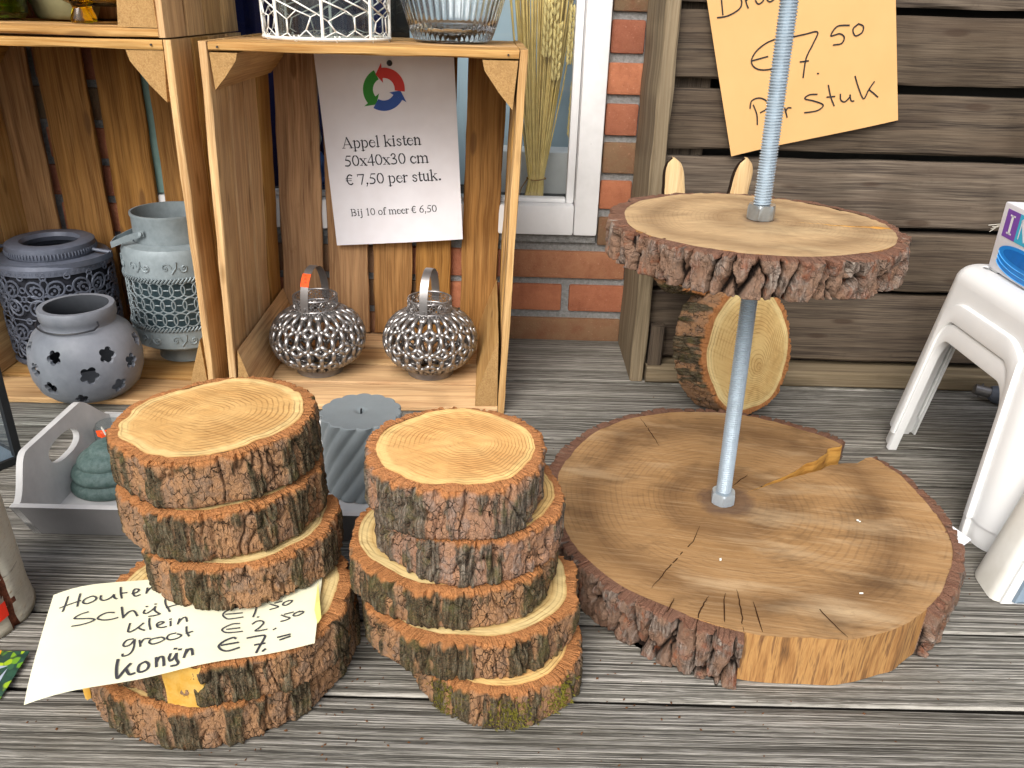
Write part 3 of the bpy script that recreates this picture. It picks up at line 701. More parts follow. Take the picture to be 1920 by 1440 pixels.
        for kind, f in zz:
            if kind == 't':
                r = rw-.0006+(ro+dt[0]-rw)*f; z = np.full_like(th, h-.0010*f**3)+.0010*f*(1-f)*4*vn(c*Rm/.006, s*Rm/.006, 0*c, seed+30)+(0.0006 if style != 'pine' else .0012)*f*vn(c*Rm/.01, s*Rm/.01, 0*c, seed+31)
                V_.append(np.stack([r*c, r*s, z], 1)); FD.append(np.ones(mcol)); PR.append(dt[2]); LI.append(0*th); TP.append(np.ones(mcol)*(1 if style != 'pine' else .8))
                AR.append(np.stack([c*Rm, s*Rm, z], 1)); continue
            if kind == 'b': r = rw-.0006+(ro-rw)*f; z = 0*th+zwarp*.6; D = disp(0); V_.append(np.stack([r*c, r*s, np.maximum(z, 0)], 1))
            else:
                z0 = (h-.0012)*f; D = disp(z0); z = z0+(1-f)*zwarp
                edge = .0018*(sst(.9, 1, f)**2+sst(.1, 0, f)**2); tpz = (1-taper*(1-f)) if taper else 1
                r = np.maximum((ro+D[0]-edge*(0.5 if style == 'pine' else 1))*tpz, rw+.0012); V_.append(np.stack([r*c, r*s, np.maximum(z, 0)], 1))
            FD.append(D[1]); PR.append(D[2]); LI.append(D[3]); AR.append(np.stack([c*Rm, s*Rm, z], 1))
            w_ = .006 if style != 'pine' else .0012
            TP.append(sst(h-w_, h-.001, z+.004*vn(c*Rm/.005, s*Rm/.005, z/.01, seed+40)) if kind == 's' else 0*th)
        A = np.concatenate(V_); rows = len(V_); fs = []
        for i in range(rows-1):
            for j in range(mcol if closed else mcol-1): j2 = (j+1) % mcol; fs.append((i*mcol+j, i*mcol+j2, (i+1)*mcol+j2, (i+1)*mcol+j))
        if not closed:
            fs.append(tuple(i*mcol for i in range(rows))); fs.append(tuple(i*mcol+mcol-1 for i in range(rows)))
        me = bpy.data.meshes.new('bark'); me.from_pydata([tuple(p) for p in A], [], fs); me.materials.append(bm_)
        for nm, ar in (('fd', FD), ('pr', PR), ('li', LI), ('tp', TP)): set_attr(me, nm, np.concatenate(ar))
        at = me.attributes.new('arc', 'FLOAT_VECTOR', 'POINT'); at.data.foreach_set('vector', np.concatenate(AR).astype('f').ravel())
        finish(me, 'bark', t, True, 70)
    return t

def stack_slice(label, zb, zt, Lpx, Rpx, Fpx, asp, seed, wm, bm_, tilt=(0, 0), pith=(0, 0), dy=0):
    F = G(*Fpx, zt); cy = F.y+.07
    for _ in range(8):
        xl, xr = xat(Lpx, cy, zt), xat(Rpx, cy, zt); rx = (xr-xl)/2; cy = F.y+rx*asp
    t = make_slice('log_slice', label, 'log slice', ((xl+xr)/2, cy+dy, zb), zt-zb-.0006, rx, rx*asp, seed, wm, bm_, rot=(R_(tilt[0]), R_(tilt[1]), 0), pith=pith, group='round log slices in the two front stacks')
    return t
SL = {}
SL['l5'] = stack_slice('large bottom slice of the left stack, lowest below the price card', 0.0005, .045, 178, 660, (370, 1325), .98, 101, M['wood1'], M['bark'])
SL['l4'] = stack_slice('large slice under the cream price card, with a patch of split yellow wood', .0455, .088, 212, 660, (400, 1248), .90, 102, M['wood3'], M['bark'])
SL['l3'] = stack_slice('small slice lying on the cream price card in the left stack', .0915, .134, 277, 628, (430, 1070), .97, 103, M['wood3'], M['bark'], (0, -1))
SL['l2'] = stack_slice('second slice from the top of the left stack', .135, .180, 234, 604, (420, 968), .93, 104, M['wood3'], M['bark'], (0, -1.5))
SL['l1'] = stack_slice('top slice of the left stack with its pale ringed face showing', .1815, .226, 224, 592, (400, 866), .95, 105, M['wood1'], M['bark'], (0, -3), (-.006, .008))
SL['r5'] = stack_slice('mossy bottom slice of the right stack', 0.0005, .040, 776, 1088, (900, 1300), .95, 111, M['wood2'], M['bark'])
SL['r4'] = stack_slice('second slice from the bottom of the right stack', .0405, .080, 682, 1088, (880, 1212), .88, 112, M['wood3'], M['bark'])
SL['r3'] = stack_slice('wide middle slice of the right stack with a crescent of its face bare', .0805, .120, 658, 1048, (850, 1112), .93, 113, M['wood3'], M['bark'])
SL['r2'] = stack_slice('second slice from the top of the right stack', .1205, .165, 706, 1058, (900, 1016), .95, 114, M['wood2'], M['bark2'])
SL['r1'] = stack_slice('top slice of the right stack with a honey coloured ringed face', .1660, .213, 688, 1026, (870, 922), .96, 115, M['wood2'], M['bark2'], (0, 0), (.010, .006))

# moss tufts on the mossy slice
t = SL['r5']; mb = MB(); rg = random.Random(8); rr = .0
bark5 = [c for c in t.children if c.name.startswith('bark')][0]; me = bark5.data
cand = [v for v in me.vertices if abs(v.normal.z) < .6 and .002 < v.co.z < .036 and v.co.y < 0]
for v in cand:
    a = math.degrees(math.atan2(v.co.y, v.co.x))
    w_ = max(math.exp(-((a+128)/9)**2), math.exp(-((a+80)/11)**2)*(1 if v.co.z < .028 else .3), math.exp(-((a+42)/9)**2))
    if rg.random() < w_*.28:
        for _ in range(2):
            d = (v.normal+Vector((rg.uniform(-.9, .9), rg.uniform(-.9, .9), rg.uniform(-.6, 1)))).normalized(); L = rg.uniform(.0015, .0036); u, w2 = fr(d); p = v.co+v.normal*.0002
            mb.add([p-u*.0004, p+u*.0004, p+d*L*.6+w2*.0006+u*.0003, p+d*L], [(0, 1, 2), (0, 2, 3)])
o = mb.build('moss', M['moss'], t, smooth=False); o['kind'] = 'stuff'
# patch of split yellow wood on the large slice
def split_patch(t, h, rx, ry, a0, a1, z0, z1, proud=.003, name='split_wood'):
    mb = MB(); n, m = 16, 6; vs = []
    for j in range(m+1):
        for i in range(n+1):
            a = R_(a0+(a1-a0)*i/n); f = j/m; r = proud+.0012*mno.noise(Vector((i*.9, 0, f*2)))-(.004 if i in (0, n) else 0)
            vs.append(((rx+r)*math.cos(a), (ry+r)*math.sin(a), z0+(z1-z0)*f+.002*mno.noise(Vector((i*1.3, j, 3)))))
    mb.add(vs, [(j*(n+1)+i, j*(n+1)+i+1, (j+1)*(n+1)+i+1, (j+1)*(n+1)+i) for j in range(m) for i in range(n)])
    return mb.build(name, M['splinter'], t)
def rad_of(t):
    b = [c for c in t.children if c.name.startswith('wood_core')][0].data
    return max(v.co.x for v in b.vertices)+.009, max(v.co.y for v in b.vertices)+.009
rx, ry = rad_of(SL['l4']); split_patch(SL['l4'], .042, rx, ry, -107, -86, .001, .041, .001)
rx, ry = rad_of(SL['l5']); split_patch(SL['l5'], .042, rx, ry, -146, -141, .006, .044)

# ================================================================== TIERED STAND
RODX, RODY = .2449, .7735
st = thing('tiered_wooden_stand', 'two tier cake stand of bark edged pine discs on a threaded steel rod', 'stand', (RODX, RODY, 0))
def ang(px, py, z, c): p = G(px, py, z); return math.atan2(p.y-c[1], p.x-c[0])
HB = .0535; cb = (.2675, .7770)
a_b0 = ang(1732, 1140, HB, cb); a_b1 = ang(1395, 1192, HB, cb)+2*math.pi        # bark runs from the right round the back to the front left
gm = (ang(1588, 830, HB, cb)+ang(1625, 860, HB, cb))/2; gw = R_(11.5)
low = make_slice('lower_disc', None, None, (cb[0]-RODX, cb[1]-RODY, .001), HB, .2230, .2360, 201, M['disk_low'], M['pinebark'], 'pine', .014, None, (gm, gw, .034),
                 [(a_b0, gm-gw/2), (gm+gw/2, a_b1)], 760, 30, (RODX-cb[0], RODY-cb[1]), ecc=.012, parent=st, taper=.002)
# radial drying cracks of the lower disc as dark cut grooves
ZU = .372; HU = .034
cu = (.2290, .7640); gu = ang(1690, 431, ZU, cu)
up = make_slice('upper_disc', None, None, (cu[0]-RODX, cu[1]-RODY, ZU-HU), HU, .1345, .1345, 202, M['disk_up'], M['pinebark'], 'pine', .012, None, (gu, R_(3.4), .022),
                None, 620, 26, (RODX-.007-cu[0], RODY-cu[1]), ecc=.02, parent=st)
mb = MB(); N_ = 20; P_ = .0026; zt = .74; vs = []; fs = []; rows = int((zt-.002)/P_*2)
for i in range(rows+1):
    for k in range(N_):
        z = .002+P_/2*i+P_*k/N_; r = .0084 if i % 2 else .0068
        a = 2*math.pi*k/N_; vs.append((r*math.cos(a)-.022*(z-.05), r*math.sin(a), z))
for i in range(rows):
    for k in range(N_):
        if k < N_-1: fs.append((i*N_+k, i*N_+k+1, (i+1)*N_+k+1, (i+1)*N_+k))
        elif i+2 <= rows: fs.append((i*N_+k, (i+2)*N_, (i+3)*N_ if i+3 <= rows else (i+2)*N_, (i+1)*N_+k) if i+3 <= rows else (i*N_+k, (i+2)*N_, (i+1)*N_+k))
mb.add(vs, fs); mb.build('threaded_rod', M['zinc'], st, smooth=False)
def hexnut(z, rot, nm, mat):
    mb = MB(); x0 = -.022*(z-.05); R = .0138; h = .014; vs = []; fs = []; n = 48
    for i, (zz, kk) in enumerate(((0, .90), (.0014, 1), (h-.0016, 1), (h, .88))):
        for k in range(n):
            a = 2*math.pi*k/n; s_ = (a % (math.pi/3))-math.pi/6; rh = R*math.cos(math.pi/6)/math.cos(s_)
            r = rh if kk == 1 else min(rh, R*.90)
            zc = zz - (0 if kk != 1 or i != 2 else (rh-R*.866)*.5)
            vs.append((x0+r*math.cos(a+rot), r*math.sin(a+rot), z+zc))
    for i in range(3):
        for k in range(n): fs.append((i*n+k, i*n+(k+1) % n, (i+1)*n+(k+1) % n, (i+1)*n+k))
    fs += [tuple(range(n)), tuple(range(3*n, 4*n))]
    mb.add(vs, fs); mb.build('nut', mat, st, sharp=25)
hexnut(HB+.0012, .35, 'nut', M['zinc']); hexnut(ZU+.0006, .1, 'nut', M['nickel']); hexnut(ZU-HU-.015, .5, 'nut', M['zinc'])
# drying cracks
mb = MB()
for pts in ([(1312, 985), (1300, 1015), (1270, 1045), (1245, 1075), (1222, 1102)], [(1330, 1118), (1315, 1140), (1305, 1172)], [(1359, 1112), (1357, 1178)],
            [(1381, 1105), (1388, 1140), (1395, 1185)], [(1412, 1128), (1430, 1185)], [(1518, 1120), (1548, 1155), (1590, 1195)], [(1200, 783), (1218, 808), (1236, 836)], [(1372, 912), (1402, 890)], [(1265, 1122), (1250, 1148)]):
    P = [G(x, y, HB+.0016)-Vector((RODX, RODY, 0)) for x, y in pts]; Q = []
    for a, b in zip(P[:-1], P[1:]):
        for i in range(5): p = a.lerp(b, i/5); Q.append(p+Vector((mno.noise(p*190), mno.noise(p*190+Vector((5, 0, 0))), 0))*.0012)
    Q.append(P[-1]); m = len(Q); vs = []
    for i, p in enumerate(Q):
        d = (Q[min(i+1, m-1)]-Q[max(i-1, 0)]).normalized(); nn = Vector((-d.y, d.x, 0)); w = .00055*(math.sin(math.pi*(i+.3)/(m))+.15)
        vs += [p-nn*w, p+nn*w]
    mb = MB(); mb.add(vs, [(2*i, 2*i+1, 2*i+3, 2*i+2) for i in range(m-1)]); mb.build('drying_crack', M.get('crk') or M.setdefault('crk', plain('dark_crack', S(58, 36, 20), .9, .1)), st, smooth=False)

# ================================================================== PAPERS AND WRITING
def cr(pts, k=6):                          # Catmull-Rom through 2D points
    if len(pts) < 3: return [tuple(p) for p in pts]
    P = [pts[0]]+list(pts)+[pts[-1]]; out = []
    for i in range(1, len(P)-2):
        p0, p1, p2, p3 = P[i-1:i+3]
        for j in range(k):
            t = j/k; out.append(tuple(.5*(2*p1[a]+(p2[a]-p0[a])*t+(2*p0[a]-5*p1[a]+4*p2[a]-p3[a])*t*t+(3*p1[a]-p0[a]-3*p2[a]+p3[a])*t**3) for a in (0, 1)))
    return out+[tuple(pts[-1])]
class Sheet:
    """a sheet of paper: plane (O, n), corner points found where it lies, gentle bend along the normal"""
    def __init__(s, O, n, up, bend=lambda u, v: 0):
        s.O = Vector(O); s.n = Vector(n).normalized(); s.e2 = (Vector(up)-s.n*Vector(up).dot(s.n)).normalized(); s.e1 = s.e2.cross(s.n); s.bend = bend
    def uv(s, px, py): d = PL(px, py, s.O, s.n)-s.O; return (d.dot(s.e1), d.dot(s.e2))
    def pt(s, u, v, off=0): return s.e1*u+s.e2*v+s.n*(s.bend(u, v)+off)
    def sheet(s, name, corners, mat, parent, nx=24, ny=24, wav=0):   # TL TR BR BL in uv
        TL, TR, BR, BL = [Vector(c) for c in corners]; mb = MB(); vs = []
        for j in range(ny+1):
            for i in range(nx+1):
                a, b = i/nx, j/ny; p = (TL*(1-a)+TR*a)*(1-b)+(BL*(1-a)+BR*a)*b; vs.append(s.pt(p.x, p.y))
        mb.add(vs, [(j*(nx+1)+i, j*(nx+1)+i+1, (j+1)*(nx+1)+i+1, (j+1)*(nx+1)+i) for j in range(ny) for i in range(nx)])
        return mb.build(name, mat, parent, sharp=0)
    def ribbon(s, mb, pts, w, off=.0005, mi=0):
        m = len(pts); vs = []
        for i in range(m):
            a = Vector(pts[max(i-1, 0)]); b = Vector(pts[min(i+1, m-1)]); d = (b-a); d = d.normalized() if d.length > 0 else Vector((1, 0)); nn = Vector((-d.y, d.x)); p = Vector(pts[i])
            ww = w(i/max(m-1, 1)) if callable(w) else w
            e = -d*ww*.45 if i == 0 else d*ww*.45 if i == m-1 else Vector((0, 0))
            for sg in (-1, 1): q = p+e+nn*(sg*ww/2); vs.append(s.pt(q.x, q.y, off))
        mb.add(vs, [(2*i, 2*i+1, 2*i+3, 2*i+2) for i in range(m-1)], mi)
def strokes(sh, mb, lst, w, zoom, off=.0005):
    ox, oy, sc = zoom
    for st_ in lst:
        pts = [sh.uv(ox+x/sc, oy+y/sc) for x, y in st_]
        if len(pts) == 1: u, v = pts[0]; pts = [(u-w*.25, v), (u+w*.25, v)]
        sh.ribbon(mb, cr(pts), w, off+.00002*len(mb.f) % .0002)

# --- cream price card on the large slice
zc = .0898
def bendc(u, v):
    d = u*.8+v*.25
    return -.9*max(0, -u-.055)**2*3.0 - .35*max(0, -v-.035)**2*6 + .0012*math.sin(u*60+v*30)
sh = Sheet((-.262, .505, zc), (0, 0, 1), (0, 1, 0), bendc)
card = thing('price_card', 'cream handwritten price card tucked into the left stack of log slices', 'price card', (-.262, .505, zc))
cc = [sh.uv(95, 1095), sh.uv(597, 1096), sh.uv(590, 1207), sh.uv(42, 1313)]
cc[1] = (cc[1][0], cc[1][1]+.02)
sh.sheet('sheet', cc, M['card'], card, 40, 20)
mb = MB(); A_ = (20, 1060, 5.333); B_ = (200, 1080, 7.2); C_ = (390, 1080, 8.348)
W1 = .0016
strokes(sh, mb, [[(560, 268), (540, 340), (510, 425)], [(688, 260), (672, 330), (662, 395)], [(482, 378), (580, 360), (690, 338)],
    [(800, 302), (740, 325), (718, 360), (760, 378), (830, 352), (855, 320), (820, 300), (790, 305)], [(900, 300), (898, 340), (940, 348), (1000, 320), (1030, 290)], [(1030, 290), (1035, 320), (1055, 330)],
    [(1098, 215), (1098, 270), (1108, 322)], [(1100, 275), (1155, 268)], [(1215, 278), (1262, 262), (1280, 238), (1240, 232), (1222, 265), (1240, 302), (1290, 290)],
    [(1365, 225), (1355, 275)], [(1360, 262), (1400, 225), (1440, 222), (1462, 265)],
    [(770, 468), (690, 490), (632, 525), (700, 535), (800, 538), (838, 550), (780, 580), (690, 602), (615, 608)], [(1030, 470), (960, 475), (890, 510), (872, 540), (930, 550), (1000, 540), (1065, 520)],
    [(1108, 415), (1115, 470), (1122, 520)], [(1122, 515), (1180, 460), (1230, 450), (1262, 498)]], W1, A_)
strokes(sh, mb, [[(510, 455), (495, 490), (530, 500), (590, 470), (630, 440), (655, 415)], [(655, 415), (645, 460), (690, 500), (715, 515), (660, 530), (570, 540)], [(540, 408)], [(660, 380)],
    [(830, 290), (790, 330), (800, 400), (830, 450), (850, 490)], [(810, 435), (870, 418), (935, 405)]], W1*.95, B_)
strokes(sh, mb, [[(310, 635), (295, 690), (285, 740), (320, 745), (400, 700), (490, 630)], [(420, 690), (460, 710), (505, 725)], [(575, 570), (572, 640), (588, 715)],
    [(680, 668), (740, 650), (770, 628), (720, 622), (675, 650), (690, 690), (750, 698), (800, 690)], [(862, 620), (862, 680)], [(862, 592)], [(985, 595), (962, 660)], [(970, 645), (1020, 590), (1070, 578), (1085, 630)],
    [(350, 840), (270, 860), (222, 915), (240, 945), (310, 920), (365, 860)], [(375, 850), (360, 960), (310, 1040), (220, 1078), (210, 1050)], [(440, 860), (450, 940)], [(450, 905), (500, 845), (575, 838)],
    [(700, 830), (600, 850), (570, 890), (620, 915), (720, 890), (780, 855), (740, 828), (690, 835)], [(930, 782), (840, 800), (815, 845), (860, 868), (960, 850), (1010, 815), (960, 795)], [(1080, 705), (1080, 770), (1112, 830)], [(1080, 790), (1155, 772)]], W1*.95, B_)
strokes(sh, mb, [[(150, 1130), (130, 1240), (135, 1370), (170, 1350), (240, 1260), (315, 1180)], [(260, 1250), (300, 1320), (365, 1305)], [(510, 1150), (440, 1190), (420, 1265), (460, 1285), (540, 1250), (565, 1190), (530, 1150), (500, 1155)],
    [(665, 1100), (668, 1215)], [(668, 1160), (710, 1095), (760, 1100), (770, 1205)], [(860, 1060), (840, 1110), (860, 1150), (910, 1110), (940, 1060)], [(940, 1060), (940, 1130), (965, 1180), (940, 1210), (875, 1220)], [(928, 990)], [(990, 1003)], [(1080, 1010), (1045, 1110)], [(1060, 1070), (1110, 1010), (1150, 1010), (1162, 1080)]], W1*1.3, B_)
strokes(sh, mb, [[(475, 490), (380, 510), (270, 570), (235, 630), (300, 680), (400, 670), (540, 640)], [(285, 610), (400, 595), (530, 575)], [(765, 440), (740, 540), (705, 630)], [(780, 632)], [(975, 435), (1040, 455), (1100, 478), (1040, 500), (972, 515)], [(1050, 420), (1150, 402)], [(1260, 395), (1190, 420), (1170, 455), (1230, 460), (1310, 415), (1310, 395), (1250, 400)],
    [(488, 745), (380, 760), (260, 820), (220, 865), (280, 900), (400, 890), (530, 868)], [(300, 850), (490, 815)], [(695, 745), (760, 700), (840, 695), (865, 730), (800, 800), (735, 852), (800, 850), (915, 825)], [(1025, 828), (1055, 812)], [(1150, 610), (1220, 640), (1280, 660), (1220, 690), (1145, 705)], [(1200, 600), (1330, 575)], [(1430, 568), (1350, 600), (1340, 632), (1410, 630), (1490, 590), (1480, 570), (1430, 575)]], W1*.9, C_)
strokes(sh, mb, [[(430, 985), (390, 975), (250, 1040), (170, 1120), (220, 1180), (320, 1190), (480, 1130)], [(220, 1105), (465, 1050)], [(620, 968), (760, 935), (885, 920), (860, 1000), (800, 1100), (755, 1190)], [(735, 1072), (880, 1042)], [(855, 1165), (890, 1135)], [(1095, 950), (1275, 912)], [(1130, 990), (1275, 945)]], W1*1.15, C_)
mb.build('handwriting', M['ink_grey'], card, sharp=0)
# folded yellow corner at the right end of the card
mb = MB(); q = [sh.uv(597, 1096), sh.uv(603, 1165), sh.uv(596, 1176), sh.uv(590, 1150)]
mb.add([sh.pt(*a, .0025) for a in q], [(0, 1, 2, 3)]); mb.build('folded_corner', plain('yellow_card_back', S(226, 220, 130), .6, .3), card)

# --- yellow sheet on the fence
sn = Vector((.03, -1, .0))
def bendy(u, v): return .010*max(0, (-u-.03))*6*max(0, -v)*8 + .003*math.sin(u*22+v*8) + .012
sh = Sheet((.41, 1.2335, .47), sn, (0, 0, 1), bendy)
ysg = thing('paper_sign', 'yellow handwritten paper sign hanging askew on the slatted fence', 'sign', (.41, 1.2335, .47))
bl, br, tr, tl = sh.uv(1366, 290), sh.uv(1676, 223), sh.uv(1672, 0), sh.uv(1322, 0)
up_ = lambda a, b: (b[0]+(b[0]-a[0])*.38, b[1]+(b[1]-a[1])*.38)
sh.sheet('sheet', [up_(bl, tl), up_(br, tr), br, bl], M['kraft'], ysg, 28, 28)
mb = MB(); D_ = (1320, 0, 4.8)
strokes(sh, mb, [[(135, -110), (140, 0), (152, 130)], [(105, 158), (200, 140), (300, 80), (320, 10), (280, -80), (180, -130), (90, -120)], [(352, -40), (360, 20), (378, 70)], [(362, 10), (385, -30), (420, -40)], [(470, -45), (445, 0), (470, 36), (510, 10), (515, -30), (470, -45)], [(570, -50), (545, -10), (570, 16), (610, -10), (615, -45), (570, -50)],
    [(680, -60), (650, -25), (675, 5), (715, -20), (715, -55), (680, -60)], [(780, -140), (760, -60), (770, 0)], [(830, -130), (800, -60), (870, -20)],
    [(632, 345), (540, 385), (450, 460), (408, 545), (440, 605), (520, 625), (640, 605)], [(410, 545), (480, 525), (552, 505)], [(780, 328), (880, 305), (988, 285), (950, 390), (890, 520), (865, 690)], [(840, 552), (908, 542)], [(994, 655)],
    [(1265, 225), (1160, 235), (1105, 318), (1180, 300), (1222, 330), (1200, 385), (1128, 400)], [(1345, 215), (1300, 260), (1320, 318), (1380, 290), (1392, 235), (1350, 212)],
    [(425, 940), (455, 1020), (460, 1110)], [(395, 965), (410, 900), (480, 875), (545, 905), (550, 965), (490, 1005)], [(590, 980), (650, 960), (640, 930), (605, 950), (610, 1000), (660, 1010)], [(705, 965), (715, 1000), (725, 1045)], [(712, 1000), (730, 965), (758, 962)],
    [(985, 840), (920, 845), (880, 880), (960, 900), (1040, 935), (990, 985), (880, 1005)], [(1085, 760), (1105, 860), (1135, 940)], [(1075, 865), (1140, 858)], [(1190, 840), (1195, 890), (1230, 905), (1275, 860), (1275, 845)], [(1275, 850), (1285, 895), (1308, 898)], [(1320, 680), (1350, 780), (1395, 878), (1440, 800), (1490, 728)], [(1448, 800), (1485, 830), (1522, 862)]], .0020, D_, .0008)
mb.build('handwriting', M['ink'], ysg, sharp=0)

# --- printed white notice in the middle crate
yb = 1.347
def bendw(u, v): return .0022*math.sin(u*16+1)+.004*(v/.15)**2*.4
sh = Sheet((-.19, yb, .33), (-.029, -1, .0), (0, 0, 1), bendw)
ws = thing('printed_notice', 'white printed notice with a red green and blue arrow ring, pinned in the middle crate', 'sign', (-.19, yb, .33))
TL, TR, BR, BL = sh.uv(587, 92), sh.uv(851, 98), sh.uv(868, 448), sh.uv(632, 460)
sh.sheet('sheet', [TL, TR, BR, BL], M['lam'], ws, 20, 24)
# serif letter shapes: strokes (thickness, points) in em units, x-height .45, cap height .66
def arc_(cx, cy, rx, ry, a, b, n=10): return [(cx+rx*math.cos(R_(a+(b-a)*i/n)), cy+ry*math.sin(R_(a+(b-a)*i/n))) for i in range(n+1)]
T_, H_ = .085, .034
def stem(x, y0, y1, sb=True, stp=True, w=.10): return [(T_, [(x, y0), (x, y1)])]+([(H_, [(x-w, y0+.015), (x+w, y0+.015)])] if sb else [])+([(H_, [(x-w, y1-.02), (x, y1-.012)])] if stp else [])
def bowl(cx, cy, rx, ry): return [(T_*.9, arc_(cx, cy, rx, ry, 110, 250)), (T_*.9, arc_(cx, cy, rx, ry, -70, 70)), (H_, arc_(cx, cy, rx, ry, 60, 120)), (H_, arc_(cx, cy, rx, ry, 240, 300))]
ZERO = (bowl(.25, .33, .19, .31), .5)
GL = {
 'A': ([(H_, [(.08, .02), (.34, .66)]), (T_, [(.35, .66), (.60, .02)]), (H_, [(.18, .22), (.49, .22)]), (H_, [(.0, .015), (.18, .015)]), (H_, [(.48, .015), (.71, .015)])], .72),
 'p': (stem(.10, -.2, .45)+[(T_*.9, arc_(.26, .22, .16, .21, -80, 80)), (H_, arc_(.24, .22, .15, .21, 80, 130)), (H_, arc_(.24, .22, .15, .21, 230, 280))], .5),
 'e': ([(T_, arc_(.24, .22, .18, .21, 110, 270)), (H_, arc_(.24, .22, .17, .21, 0, 110)), (H_, [(.07, .27), (.41, .27)]), (H_*1.4, arc_(.25, .22, .17, .21, 265, 330))], .44),
 'l': (stem(.14, 0, .68), .28),
 'k': (stem(.11, 0, .68)+[(H_, [(.15, .2), (.38, .43)]), (T_, [(.22, .26), (.43, .02)]), (H_, [(.30, .435), (.46, .435)]), (H_, [(.34, .015), (.50, .015)])], .5),
 'i': (stem(.14, 0, .45)+[(.10, [(.13, .60), (.15, .60)])], .28),
 's': ([(T_*.8, [(.31, .36), (.24, .42), (.14, .41), (.08, .34), (.14, .27), (.26, .2), (.32, .12), (.26, .03), (.16, .02), (.07, .1)])], .39),
 't': ([(T_, [(.14, .56), (.14, .10), (.19, .03), (.26, .05)]), (H_, [(.03, .435), (.26, .435)])], .28),
 'n': (stem(.11, 0, .45)+[(H_, [(.13, .33), (.2, .41), (.27, .43)]), (T_, [(.27, .43), (.36, .38), (.38, .28), (.38, 0)]), (H_, [(.28, .015), (.48, .015)])], .5),
 'm': (stem(.10, 0, .45)+[(H_, [(.13, .34), (.2, .42), (.26, .43)]), (T_, [(.27, .43), (.36, .38), (.38, .28), (.38, 0)]), (H_, [(.28, .015), (.47, .015)]), (H_, [(.40, .34), (.48, .42), (.54, .43)]), (T_, [(.55, .43), (.64, .38), (.66, .28), (.66, 0)]), (H_, [(.56, .015), (.76, .015)])], .78),
 'c': ([(T_, arc_(.24, .22, .18, .21, 100, 270)), (H_*1.3, arc_(.24, .22, .16, .20, 40, 100)), (H_*1.4, arc_(.25, .22, .17, .21, 265, 325)), (.09, [(.36, .35), (.37, .34)])], .44),
 'r': (stem(.10, 0, .45)+[(H_*1.3, [(.12, .3), (.19, .40), (.27, .43)]), (.08, [(.27, .41), (.30, .40)])], .33),
 'u': ([(T_, [(.12, .45), (.12, .12), (.18, .04), (.26, .03)]), (H_, [(.24, .03), (.31, .06), (.37, .12)]), (T_, [(.38, .45), (.38, .02)]), (H_, [(.02, .435), (.13, .435)]), (H_, [(.28, .435), (.39, .435)]), (H_, [(.38, .02), (.48, .02)])], .5),
 'o': (bowl(.25, .22, .18, .21), .5),
 'f': ([(T_, [(.14, 0), (.14, .52), (.18, .63), (.27, .67), (.34, .63)]), (H_, [(.02, .435), (.28, .435)]), (H_, [(.03, .015), (.26, .015)])], .33),
 'B': (stem(.16, 0, .66, True, True, .13)+[(H_, [(.1, .645), (.32, .645)]), (H_, [(.16, .35), (.36, .35)]), (H_, [(.1, .015), (.36, .015)]), (T_*.9, arc_(.34, .50, .16, .145, -85, 85)), (T_, arc_(.36, .18, .20, .165, -85, 85))], .67),
 'j': ([(T_, [(.17, .45), (.17, -.08), (.13, -.18), (.03, -.2)]), (H_, [(.07, .43), (.17, .435)]), (.10, [(.16, .60), (.18, .60)])], .28),
 '0': ZERO,
 '1': (stem(.27, 0, .66, True, False)+[(H_*1.2, [(.13, .58), (.27, .65)])], .5),
 '3': ([(T_*.8, [(.08, .55), (.16, .65), (.27, .64), (.34, .54), (.28, .42), (.18, .36)]), (T_*.9, [(.18, .36), (.32, .32), (.40, .2), (.34, .06), (.2, .015), (.07, .04)])], .5),
 '4': ([(T_, [(.34, 0), (.34, .66)]), (H_, [(.34, .65), (.04, .2)]), (T_*.7, [(.04, .19), (.47, .19)])], .5),
 '5': ([(T_*.8, [(.20, .63), (.43, .63)]), (H_, [(.19, .64), (.11, .40)]), (T_*.9, [(.11, .39), (.28, .36), (.38, .26), (.37, .12), (.25, .02), (.06, .03)])], .5),
 '6': ([(T_*.8, [(.42, .66), (.26, .58), (.12, .38), (.08, .2)]), ]+bowl(.25, .2, .17, .19), .5),
 '7': ([(T_*.8, [(.05, .62), (.44, .62)]), (T_*.7, [(.44, .62), (.24, 0)]), (H_, [(.05, .62), (.04, .5)])], .5),
 'x': ([(T_, [(.08, .44), (.41, .01)]), (H_, [(.39, .44), (.08, .01)]), (H_, [(.01, .435), (.2, .435)]), (H_, [(.3, .435), (.47, .435)]), (H_, [(.01, .015), (.18, .015)]), (H_, [(.29, .015), (.49, .015)])], .5),
 '€': ([(T_*.9, arc_(.30, .33, .21, .31, 55, 305)), (H_*1.2, [(.01, .40), (.38, .40)]), (H_*1.2, [(.01, .27), (.36, .27)])], .5),
 ',': ([(.10, [(.12, .05), (.14, .04)]), (.05, [(.15, .03), (.08, -.13)])], .25), '.': ([(.11, [(.11, .05), (.14, .05)])], .25), ' ': ([], .25)}
def text(sh, mb, s_, p0, p1, cap, off=.0005):
    a, b = Vector(sh.uv(*p0)), Vector(sh.uv(*p1)); W = sum(GL[c][1] for c in s_); ex = (b-a)/W; ey = Vector((-ex.y, ex.x)).normalized()*(cap/.66); x = 0
    u0 = ex.length
    for c in s_:
        for w, pts in GL[c][0]:
            sh.ribbon(mb, cr([tuple(a+ex*(x+px)+ey*py) for px, py in pts], 3), max(w*u0*1.02, .0006), off)
        x += GL[c][1]
mb = MB()
text(sh, mb, 'Appel kisten', (642, 278.6), (791, 270.4), .0165); text(sh, mb, '50x40x30 cm', (646.5, 312), (805, 304), .0165)
